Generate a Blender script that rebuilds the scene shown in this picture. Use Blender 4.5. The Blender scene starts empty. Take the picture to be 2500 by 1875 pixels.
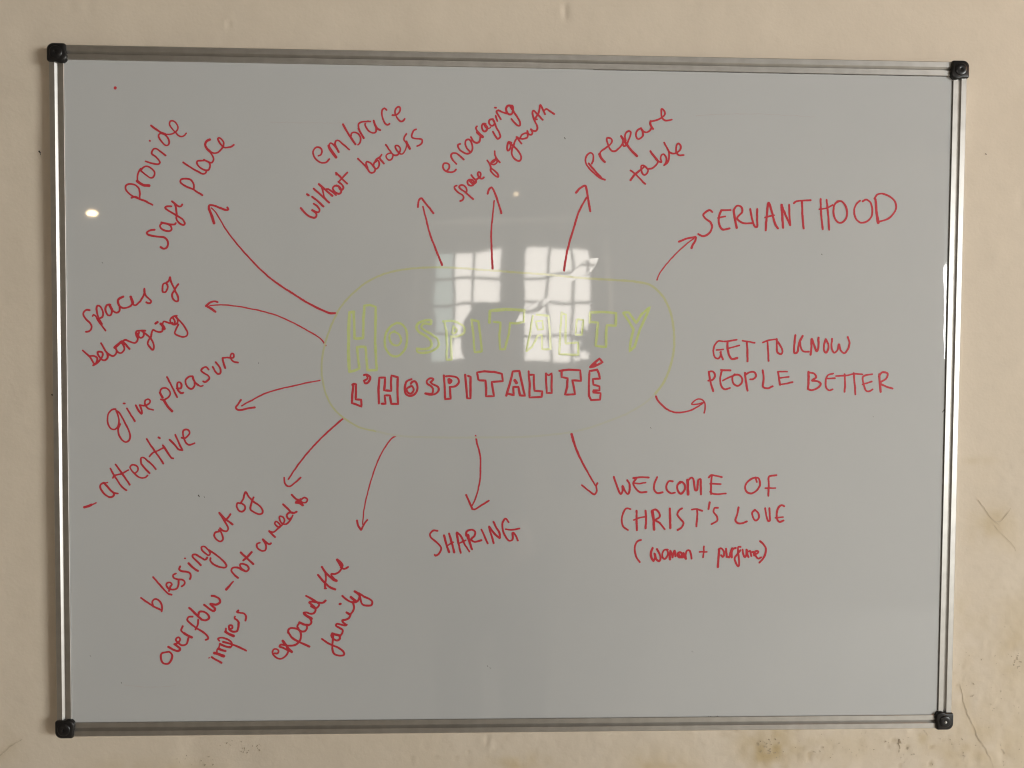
import bpy, bmesh, math, random
import numpy as np
from mathutils import Vector, Matrix

scene = bpy.context.scene
COL = scene.collection

# ------------------------------------------------------------------ camera
cam_data = bpy.data.cameras.new("camera")
cam_data.sensor_width = 36.0
cam_data.lens = 1950.0 / 2500.0 * 36.0
cam_data.clip_start = 0.02
cam_data.clip_end = 50.0
cam = bpy.data.objects.new("camera", cam_data)
COL.objects.link(cam)
YAW, PITCH, ROLL = -0.03434, -0.03245, -0.0063
CAM = Vector((-0.03995, -1.05173, 0.05197))
R3 = Matrix.Rotation(YAW, 3, 'Z') @ Matrix.Rotation(PITCH, 3, 'X') @ Matrix.Rotation(ROLL, 3, 'Y')
right, fwd, up = R3.col[0], R3.col[1], R3.col[2]
M = Matrix.Identity(4)
for i in range(3):
    M[i][0] = right[i]; M[i][1] = up[i]; M[i][2] = -fwd[i]; M[i][3] = CAM[i]
cam.matrix_world = M
scene.camera = cam

# ------------------------------------------------------------------ world, lights, exposure
world = bpy.data.worlds.new("World")
scene.world = world
world.use_nodes = True
bg = world.node_tree.nodes["Background"]
bg.inputs["Color"].default_value = (1.0, 0.80, 0.58, 1)
bg.inputs["Strength"].default_value = 0.085

def area_light(name, loc, target, sx, sy, power, color):
    d = bpy.data.lights.new(name, 'AREA')
    d.shape = 'RECTANGLE'; d.size = sx; d.size_y = sy
    d.energy = power; d.color = color
    o = bpy.data.objects.new(name, d); COL.objects.link(o)
    o.location = loc
    o.rotation_euler = (Vector(target) - Vector(loc)).to_track_quat('-Z', 'Y').to_euler()
    return o
# daylight from a window in the right-hand wall of the room
area_light("right_window_light", (4.6, -3.6, 0.20), (0.0, -0.6, -0.1), 1.6, 1.1, 211.0, (0.985, 1.0, 0.97))

vs = scene.view_settings
vs.view_transform = 'Standard'
vs.look = 'None'
vs.exposure = 0.0
vs.gamma = 1.0
vs.use_curve_mapping = False
scene.cycles.use_denoising = True
scene.cycles.filter_width = 1.15
scene.cycles.max_bounces = 6
scene.cycles.sample_clamp_indirect = 4.0

# ------------------------------------------------------------------ helpers
def new_mat(name):
    m = bpy.data.materials.new(name); m.use_nodes = True
    return m, m.node_tree.nodes, m.node_tree.links, m.node_tree.nodes["Principled BSDF"]

def mesh_obj(name, verts, faces, mat, parent=None, smooth=False):
    me = bpy.data.meshes.new(name)
    me.from_pydata([tuple(v) for v in verts], [], [tuple(f) for f in faces])
    if smooth:
        me.polygons.foreach_set("use_smooth", [True] * len(me.polygons))
    me.materials.append(mat)
    me.update()
    o = bpy.data.objects.new(name, me); COL.objects.link(o)
    if parent is not None: o.parent = parent
    return o

def bm_obj(name, bm, mat, parent=None, smooth_angle=None):
    me = bpy.data.meshes.new(name)
    bmesh.ops.recalc_face_normals(bm, faces=bm.faces)
    bm.to_mesh(me); bm.free()
    me.materials.append(mat)
    if smooth_angle is not None:
        me.polygons.foreach_set("use_smooth", [True] * len(me.polygons))
        me.set_sharp_from_angle(angle=smooth_angle)
    o = bpy.data.objects.new(name, me); COL.objects.link(o)
    if parent is not None: o.parent = parent
    return o

def thing(name, label, cat, loc=(0, 0, 0), group=None):
    o = bpy.data.objects.new(name, None); COL.objects.link(o)
    o.empty_display_size = 0.05
    o.location = loc
    o["label"] = label; o["category"] = cat
    if group: o["group"] = group
    return o

def bm_box(bm, x0, x1, y0, y1, z0, z1, bevel=0.0):
    r = bmesh.ops.create_cube(bm, size=1.0)
    for v in r["verts"]:
        v.co.x = x0 + (v.co.x + 0.5) * (x1 - x0)
        v.co.y = y0 + (v.co.y + 0.5) * (y1 - y0)
        v.co.z = z0 + (v.co.z + 0.5) * (z1 - z0)
    if bevel > 0:
        es = list({e for v in r["verts"] for e in v.link_edges})
        bmesh.ops.bevel(bm, geom=es, offset=bevel, segments=2, affect='EDGES', profile=0.5)

def bm_lathe(bm, prof, seg=24, origin=(0, 0, 0)):
    """profile of (r, z) turned about the vertical axis"""
    rings = []
    for r, z in prof:
        if r < 1e-6:
            rings.append([bm.verts.new((origin[0], origin[1], origin[2] + z))])
        else:
            rings.append([bm.verts.new((origin[0] + r * math.cos(2 * math.pi * k / seg),
                                        origin[1] + r * math.sin(2 * math.pi * k / seg),
                                        origin[2] + z)) for k in range(seg)])
    for a, b in zip(rings[:-1], rings[1:]):
        for k in range(seg):
            k2 = (k + 1) % seg
            if len(a) == 1 and len(b) == 1: continue
            if len(a) == 1: bm.faces.new((a[0], b[k], b[k2]))
            elif len(b) == 1: bm.faces.new((a[k], a[k2], b[0]))
            else: bm.faces.new((a[k], a[k2], b[k2], b[k]))

def vnoise(x, y, scale, seed):
    """smooth value noise in -1..1"""
    x = np.asarray(x) / scale + 137.3 + seed * 17.13
    y = np.asarray(y) / scale + 91.7 + seed * 7.77
    xi = np.floor(x).astype(np.int64); yi = np.floor(y).astype(np.int64)
    fx = x - xi; fy = y - yi
    fx = fx * fx * fx * (fx * (fx * 6 - 15) + 10); fy = fy * fy * fy * (fy * (fy * 6 - 15) + 10)
    def h(a, b):
        n = np.sin(a * 127.1 + b * 311.7 + seed * 74.7) * 43758.5453
        return (n - np.floor(n)) * 2 - 1
    return ((h(xi, yi) * (1 - fx) + h(xi + 1, yi) * fx) * (1 - fy)
            + (h(xi, yi + 1) * (1 - fx) + h(xi + 1, yi + 1) * fx) * fy)

# ------------------------------------------------------------------ sizes (metres); board face in the plane y = 0, room towards -y
WALL_Y = 0.0138
HX, HZ = 0.5983, 0.4487          # outer half size over the corner caps
RX, RZ = HX - 0.0008, HZ - 0.0006   # outer half size of the aluminium rails
RW = 0.0190                      # rail width
FRONT = -0.0018                  # front of the rails

# ------------------------------------------------------------------ materials
def wall_material():
    m, n, l, b = new_mat("aged_plaster")
    b.inputs["Roughness"].default_value = 0.85
    b.inputs["Specular IOR Level"].default_value = 0.25
    at = n.new("ShaderNodeAttribute"); at.attribute_name = "tint"
    tc = n.new("ShaderNodeTexCoord")
    n1 = n.new("ShaderNodeTexNoise"); n1.inputs["Scale"].default_value = 38.0; n1.inputs["Detail"].default_value = 7.0
    n1.inputs["Roughness"].default_value = 0.62
    l.new(tc.outputs["Object"], n1.inputs["Vector"])
    mr = n.new("ShaderNodeMapRange")
    mr.inputs["From Min"].default_value = 0.3; mr.inputs["From Max"].default_value = 0.7
    mr.inputs["To Min"].default_value = 0.98; mr.inputs["To Max"].default_value = 1.02
    l.new(n1.outputs["Fac"], mr.inputs["Value"])
    mx = n.new("ShaderNodeVectorMath"); mx.operation = 'SCALE'
    l.new(at.outputs["Color"], mx.inputs[0]); l.new(mr.outputs["Result"], mx.inputs["Scale"])
    l.new(mx.outputs["Vector"], b.inputs["Base Color"])
    n2 = n.new("ShaderNodeTexNoise"); n2.inputs["Scale"].default_value = 260.0; n2.inputs["Detail"].default_value = 6.0
    l.new(tc.outputs["Object"], n2.inputs["Vector"])
    bp = n.new("ShaderNodeBump"); bp.inputs["Strength"].default_value = 0.22; bp.inputs["Distance"].default_value = 0.0012
    l.new(n2.outputs["Fac"], bp.inputs["Height"])
    l.new(bp.outputs["Normal"], b.inputs["Normal"])
    return m

def simple(name, color, rough=0.6, metal=0.0, spec=0.5):
    m, n, l, b = new_mat(name)
    b.inputs["Base Color"].default_value = (*color, 1)
    b.inputs["Roughness"].default_value = rough
    b.inputs["Metallic"].default_value = metal
    b.inputs["Specular IOR Level"].default_value = spec
    return m

def mottled(name, c0, c1, scale, rough=0.6, metal=0.0, spec=0.5, detail=4.0, stretch=(1, 1, 1)):
    m, n, l, b = new_mat(name)
    tc = n.new("ShaderNodeTexCoord")
    mp = n.new("ShaderNodeMapping"); mp.inputs["Scale"].default_value = stretch
    nz = n.new("ShaderNodeTexNoise"); nz.inputs["Scale"].default_value = scale; nz.inputs["Detail"].default_value = detail
    rp = n.new("ShaderNodeValToRGB")
    rp.color_ramp.elements[0].position = 0.3; rp.color_ramp.elements[0].color = (*c0, 1)
    rp.color_ramp.elements[1].position = 0.7; rp.color_ramp.elements[1].color = (*c1, 1)
    l.new(tc.outputs["Object"], mp.inputs["Vector"]); l.new(mp.outputs["Vector"], nz.inputs["Vector"])
    l.new(nz.outputs["Fac"], rp.inputs["Fac"]); l.new(rp.outputs["Color"], b.inputs["Base Color"])
    b.inputs["Roughness"].default_value = rough; b.inputs["Metallic"].default_value = metal
    b.inputs["Specular IOR Level"].default_value = spec
    return m

def ink_material(name, thin, dense, rough=0.42, spec=0.3):
    m, n, l, b = new_mat(name)
    at = n.new("ShaderNodeAttribute"); at.attribute_name = "density"
    tc = n.new("ShaderNodeTexCoord")
    nz = n.new("ShaderNodeTexNoise"); nz.inputs["Scale"].default_value = 160.0; nz.inputs["Detail"].default_value = 5.0
    nz.inputs["Roughness"].default_value = 0.7
    l.new(tc.outputs["Object"], nz.inputs["Vector"])
    mr = n.new("ShaderNodeMapRange")
    mr.inputs["From Min"].default_value = 0.3; mr.inputs["From Max"].default_value = 0.7
    mr.inputs["To Min"].default_value = -0.3; mr.inputs["To Max"].default_value = 0.3
    l.new(nz.outputs["Fac"], mr.inputs["Value"])
    ad = n.new("ShaderNodeMath"); ad.operation = 'ADD'; ad.use_clamp = True
    l.new(at.outputs["Fac"], ad.inputs[0]); l.new(mr.outputs["Result"], ad.inputs[1])
    mx = n.new("ShaderNodeMix"); mx.data_type = 'RGBA'
    mx.inputs["A"].default_value = (*thin, 1); mx.inputs["B"].default_value = (*dense, 1)
    l.new(ad.outputs["Value"], mx.inputs["Factor"])
    l.new(mx.outputs["Result"], b.inputs["Base Color"])
    b.inputs["Roughness"].default_value = rough
    b.inputs["Specular IOR Level"].default_value = spec
    return m

MAT_WALL = wall_material()
MAT_BOARD = mottled("white_enamel", (0.546, 0.555, 0.558), (0.559, 0.566, 0.567), 9.0, rough=0.033, spec=0.5, detail=6.0)
MAT_ALU = mottled("brushed_aluminium", (0.54, 0.525, 0.50), (0.62, 0.605, 0.58), 60.0, rough=0.43, metal=1.0, detail=3.0)
MAT_CAP = mottled("black_plastic", (0.008, 0.008, 0.009), (0.013, 0.012, 0.012), 90.0, rough=0.33, spec=0.45)
MAT_HOLE = simple("hole_shadow_plastic", (0.003, 0.003, 0.003), 0.8)
MAT_GLINT_AND_EYE = simple("white_glint_and_eye", (0.82, 0.82, 0.80), 0.35, 0.0, 0.5)  # white of the painted screw highlight and of the eyes
MAT_GRIME_SHADE = simple("dark_grime_and_shade", (0.045, 0.038, 0.032), 0.7)  # dirt, and the painted gap shadow beside the rails
MAT_RED = ink_material("red_marker_ink", (0.56, 0.045, 0.062), (0.54, 0.003, 0.012), 0.35, 0.3)
MAT_GREEN = ink_material("green_marker_ink", (0.62, 0.69, 0.31), (0.42, 0.66, 0.06), 0.06, 0.5)
MAT_OLIVE = ink_material("yellow_marker_ink", (0.57, 0.575, 0.36), (0.60, 0.61, 0.18), 0.06, 0.5)
MAT_GHOST = ink_material("wiped_marker_ink", (0.555, 0.56, 0.50), (0.565, 0.565, 0.40), 0.05, 0.5)
MAT_SMEAR = ink_material("wiped_pink_ink", (0.535, 0.515, 0.51), (0.51, 0.47, 0.48), 0.15)
MAT_CRACK = mottled("plaster_crack", (0.50, 0.42, 0.31), (0.62, 0.535, 0.425), 120.0, rough=0.95, spec=0.1)
MAT_PIT = mottled("plaster_pit", (0.32, 0.26, 0.19), (0.54, 0.46, 0.35), 200.0, rough=0.95, spec=0.1)

# ------------------------------------------------------------------ strokes: ribbons laid on a surface
def catmull(P, W, sharp, step):
    P = np.asarray(P, float)
    if len(P) == 1:
        P = np.vstack([P, P + [1e-5, 0]])
    n = len(P)
    seg = np.linalg.norm(np.diff(P, axis=0), axis=1)
    out = []
    if sharp:
        for i in range(n - 1):
            k = max(2, int(seg[i] / (step * 2)))
            t = np.linspace(0, 1, k, endpoint=False)[:, None]
            out.append(P[i] * (1 - t) + P[i + 1] * t)
    else:
        Q = np.vstack([2 * P[0] - P[1], P, 2 * P[-1] - P[-2]])
        for i in range(n - 1):
            p0, p1, p2, p3 = Q[i], Q[i + 1], Q[i + 2], Q[i + 3]
            def kn(a, b, t): return t + max(np.linalg.norm(b - a), 1e-7) ** 0.5
            t0 = 0.0; t1 = kn(p0, p1, t0); t2 = kn(p1, p2, t1); t3 = kn(p2, p3, t2)
            k = max(2, int(seg[i] / step))
            t = np.linspace(t1, t2, k, endpoint=False)[:, None]
            A1 = (t1 - t) / (t1 - t0) * p0 + (t - t0) / (t1 - t0) * p1
            A2 = (t2 - t) / (t2 - t1) * p1 + (t - t1) / (t2 - t1) * p2
            A3 = (t3 - t) / (t3 - t2) * p2 + (t - t2) / (t3 - t2) * p3
            B1 = (t2 - t) / (t2 - t0) * A1 + (t - t0) / (t2 - t0) * A2
            B2 = (t3 - t) / (t3 - t1) * A2 + (t - t1) / (t3 - t1) * A3
            out.append((t2 - t) / (t2 - t1) * B1 + (t - t1) / (t2 - t1) * B2)
    out.append(P[-1:])
    C = np.vstack(out)
    d = np.concatenate([[0], np.cumsum(np.linalg.norm(np.diff(C, axis=0), axis=1))])
    u = d / max(d[-1], 1e-9)
    return C, W[0] + (W[1] - W[0]) * u, u

def ribbons(name, strokes, mat, parent, y0, seed=0, step=0.0011, wob=0.06, lift=0.00002, jitter=0.00012, dens=None):
    """strokes: list of (w0, w1, sharp, [x, z, ...]) in metres. One mesh, one raised ribbon per stroke."""
    rnd = np.random.RandomState(seed + 5)
    V, F, D = [], [], []
    for si, (w0, w1, sharp, pts) in enumerate(strokes):
        P = np.array(pts, float).reshape(-1, 2)
        C, W, u = catmull(P, (w0, w1), sharp, step)
        if jitter:
            s = np.arange(len(C)) * 0.35
            kn = np.arange(int(s[-1]) + 3)
            C = C + np.stack([np.interp(s, kn, rnd.randn(len(kn))), np.interp(s, kn, rnd.randn(len(kn)))], 1) * jitter
        ph = rnd.rand() * 6.28
        L = np.arange(len(C))
        W = W * (1 + wob * np.sin(L * 0.37 + ph) + wob * 0.7 * rnd.randn(len(C)).clip(-1.5, 1.5))
        T = np.gradient(C, axis=0)
        T /= np.maximum(np.linalg.norm(T, axis=1, keepdims=True), 1e-9)
        if sharp:                         # even corners: round joints come from the disc caps below
            pass
        N = np.stack([-T[:, 1], T[:, 0]], 1)
        yb = y0 - lift * (1 + si % 9) - u * lift * 6
        base = len(V)
        h = W[:, None] / 2
        a = C + N * h; b = C - N * h
        dd = (0.8 if dens is None else dens)
        dval = dd * np.clip((W / 0.0020), 0.25, 1.0) ** 0.8
        dval = dval * (1.0 - 0.30 * np.sin(np.pi * np.clip(u, 0, 1)) * (len(C) > 25)) + 0.15 * np.clip((W - 0.0024) / 0.001, 0, 1)
        for i in range(len(C)):
            V.append((a[i, 0], yb[i], a[i, 1])); V.append((C[i, 0], yb[i] - lift * 0.5, C[i, 1])); V.append((b[i, 0], yb[i], b[i, 1]))
            D += [dval[i]] * 3
        for i in range(len(C) - 1):
            q = base + 3 * i
            F.append((q, q + 1, q + 4, q + 3)); F.append((q + 1, q + 2, q + 5, q + 4))
        # rounded ends
        for end, sgn in ((0, -1), (len(C) - 1, 1)):
            ang0 = math.atan2(N[end, 1], N[end, 0])
            ring = []
            for k in range(7):
                an = ang0 - sgn * math.pi * k / 6
                ring.append(len(V))
                V.append((C[end, 0] + math.cos(an) * h[end, 0], yb[end] + 0.000001, C[end, 1] + math.sin(an) * h[end, 0]))
                D.append(dval[end])
            F.append(tuple(ring))
    o = mesh_obj(name, V, F, mat, parent)
    at = o.data.attributes.new("density", 'FLOAT', 'POINT')
    at.data.foreach_set("value", np.clip(np.array(D, dtype=np.float32), 0, 1))
    # all faces look into the room
    me = o.data
    bm = bmesh.new(); bm.from_mesh(me)
    for f in bm.faces:
        f.normal_update()
        if f.normal.y > 0: f.normal_flip()
    bm.to_mesh(me); bm.free()
    return o

# ------------------------------------------------------------------ the plastered wall
def build_wall():
    x0, x1, z0, z1, st = -1.25, 1.25, -1.0, 1.0, 0.004
    fx = np.concatenate([np.arange(-0.80, 0.84, 0.0025)])
    fz = np.concatenate([np.arange(-0.64, 0.66, 0.0025)])
    xs = np.concatenate([np.linspace(-2.4, -0.82, 40), fx, np.linspace(0.86, 3.0, 40)])
    zs = np.concatenate([np.linspace(-1.45, -0.66, 30), fz, np.linspace(0.68, 1.3, 25)])
    X, Z = np.meshgrid(xs, zs)
    # relief: trowelled plaster, rougher low on the right
    low = np.clip((-(Z) - 0.30) / 0.25, 0, 1) * np.clip((X + 0.35) / 0.6, 0.15, 1)
    rgt = np.clip((X - 0.60) / 0.08, 0, 1) * np.clip((0.05 - Z) / 0.35, 0, 1)
    rough = np.clip(low + rgt, 0, 1)
    h = 0.0007 * vnoise(X, Z, 0.085, 1) + 0.0004 * vnoise(X, Z, 0.034, 2) + (0.00010 + 0.00022 * rough) * vnoise(X, Z, 0.011, 3)
    h = h + (0.00004 + 0.00022 * rough) * vnoise(X, Z, 0.006, 4)
    pit = vnoise(X, Z, 0.0085, 5)
    patch = np.clip((vnoise(X, Z, 0.06, 6) - 0.0) * 1.8, 0, 1) * rough
    h = h - 0.0011 * np.clip((pit - 0.45) * 3, 0, 1) * patch
    for (cx, cz, r, d) in DENTS:
        rr = np.hypot((X - cx), (Z - cz) / 1.6) / r
        h = h + d * np.exp(-rr ** 2)
    Y = WALL_Y - h
    tint = np.empty(X.shape + (4,), np.float32)
    base = np.array([0.720, 0.627, 0.513])
    st1 = np.clip(vnoise(X, Z, 0.13, 7) * 0.6 + vnoise(X, Z, 0.05, 8) * 0.4 + 0.15, 0, 1) * rough
    st2 = np.clip((pit - 0.5) * 2.6, 0, 1) * patch
    st3 = vnoise(X, Z, 0.25, 9) * 0.5
    c = base[None, None, :] * (1 + 0.014 * st3[..., None])
    c = c * (1 - st1[..., None] * np.array([0.05, 0.08, 0.17]))
    for (cx, cz, rx, rz, a) in STAINS:
        g = a * np.exp(-((X - cx) / rx) ** 2 - ((Z - cz) / rz) ** 2) * np.clip(0.75 + 0.5 * vnoise(X, Z, 0.012, 11) + 0.4 * vnoise(X, Z, 0.03, 12), 0, 1.6)
        c = c * (1 - g[..., None] * np.array([0.15, 0.21, 0.38]))
    c = c * (1 - st2[..., None] * np.array([0.22, 0.26, 0.34]))
    tint[..., :3] = c; tint[..., 3] = 1
    nz, nx = X.shape
    me = bpy.data.meshes.new("wall")
    co = np.stack([X, Y, Z], -1).reshape(-1, 3).astype(np.float32)
    idx = np.arange(nx * nz).reshape(nz, nx)
    q = np.stack([idx[:-1, :-1], idx[:-1, 1:], idx[1:, 1:], idx[1:, :-1]], -1).reshape(-1, 4)
    me.vertices.add(len(co)); me.vertices.foreach_set("co", co.ravel())
    me.loops.add(q.size); me.loops.foreach_set("vertex_index", q.ravel().astype(np.int32))
    me.polygons.add(len(q)); me.polygons.foreach_set("loop_start", np.arange(0, q.size, 4, dtype=np.int32))
    me.polygons.foreach_set("loop_total", np.full(len(q), 4, np.int32))
    me.polygons.foreach_set("use_smooth", np.ones(len(q), bool))
    me.update(calc_edges=True)
    a = me.attributes.new("tint", 'FLOAT_COLOR', 'POINT')
    a.data.foreach_set("color", tint.reshape(-1))
    me.materials.append(MAT_WALL)
    o = bpy.data.objects.new("wall", me); COL.objects.link(o)
    o["kind"] = "structure"
    # height of the plaster at a point
    def yat(x, z):
        return float(Y[np.clip(np.searchsorted(zs, z), 0, nz - 1), np.clip(np.searchsorted(xs, x), 0, nx - 1)])
    return o, yat

DENTS = [(-0.3747, 0.4862, 0.006, 0.0012), (-0.3748, 0.4834, 0.004, -0.0018), (0.0635, 0.5125, 0.004, -0.0014), (0.064, 0.5048, 0.004, -0.0012), (0.6116, -0.4136, 0.008, 0.0012), (0.544, -0.4575, 0.006, 0.001), (0.6826, -0.489, 0.008, -0.0016), (-0.4278, -0.4952, 0.02, -0.002), (0.5482, -0.1892, 0.01, 0.0006), (0.6868, 0.2684, 0.01, -0.001), (-0.0306, -0.4704, 0.005, 0.0012), (-0.0334, -0.4647, 0.004, -0.0012), (-0.5779, 0.5047, 0.006, -0.0006), (-0.5535, 0.4995, 0.006, -0.0005)]
STAINS = [(0.3502, -0.4793, 0.035, 0.03, 0.75), (0.4368, -0.4843, 0.08, 0.03, 0.3), (0.5669, -0.4608, 0.012, 0.02, 0.6), (0.6073, -0.4903, 0.05, 0.03, 0.4), (0.622, -0.4116, 0.02, 0.05, 0.35), (0.6937, -0.3583, 0.02, 0.03, 0.6), (0.6612, -0.3126, 0.04, 0.05, 0.25), (0.615, -0.3, 0.015, 0.03, 0.25), (0.6256, -0.0841, 0.03, 0.005, 0.35), (0.6692, -0.1669, 0.02, 0.02, 0.4), (0.0068, -0.4988, 0.05, 0.015, 0.6), (0.2073, -0.5025, 0.04, 0.015, 0.6), (0.3532, -0.4772, 0.03, 0.03, 0.6), (-0.6721, -0.4764, 0.02, 0.03, 0.25), (-0.4376, -0.4971, 0.05, 0.01, 0.35), (-0.5312, -0.496, 0.04, 0.012, 0.3), (0.6757, -0.4681, 0.06, 0.06, 0.25), (0.651, -0.4845, 0.012, 0.05, 0.3), (0.6513, -0.1771, 0.04, 0.03, 0.3)]
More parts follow.
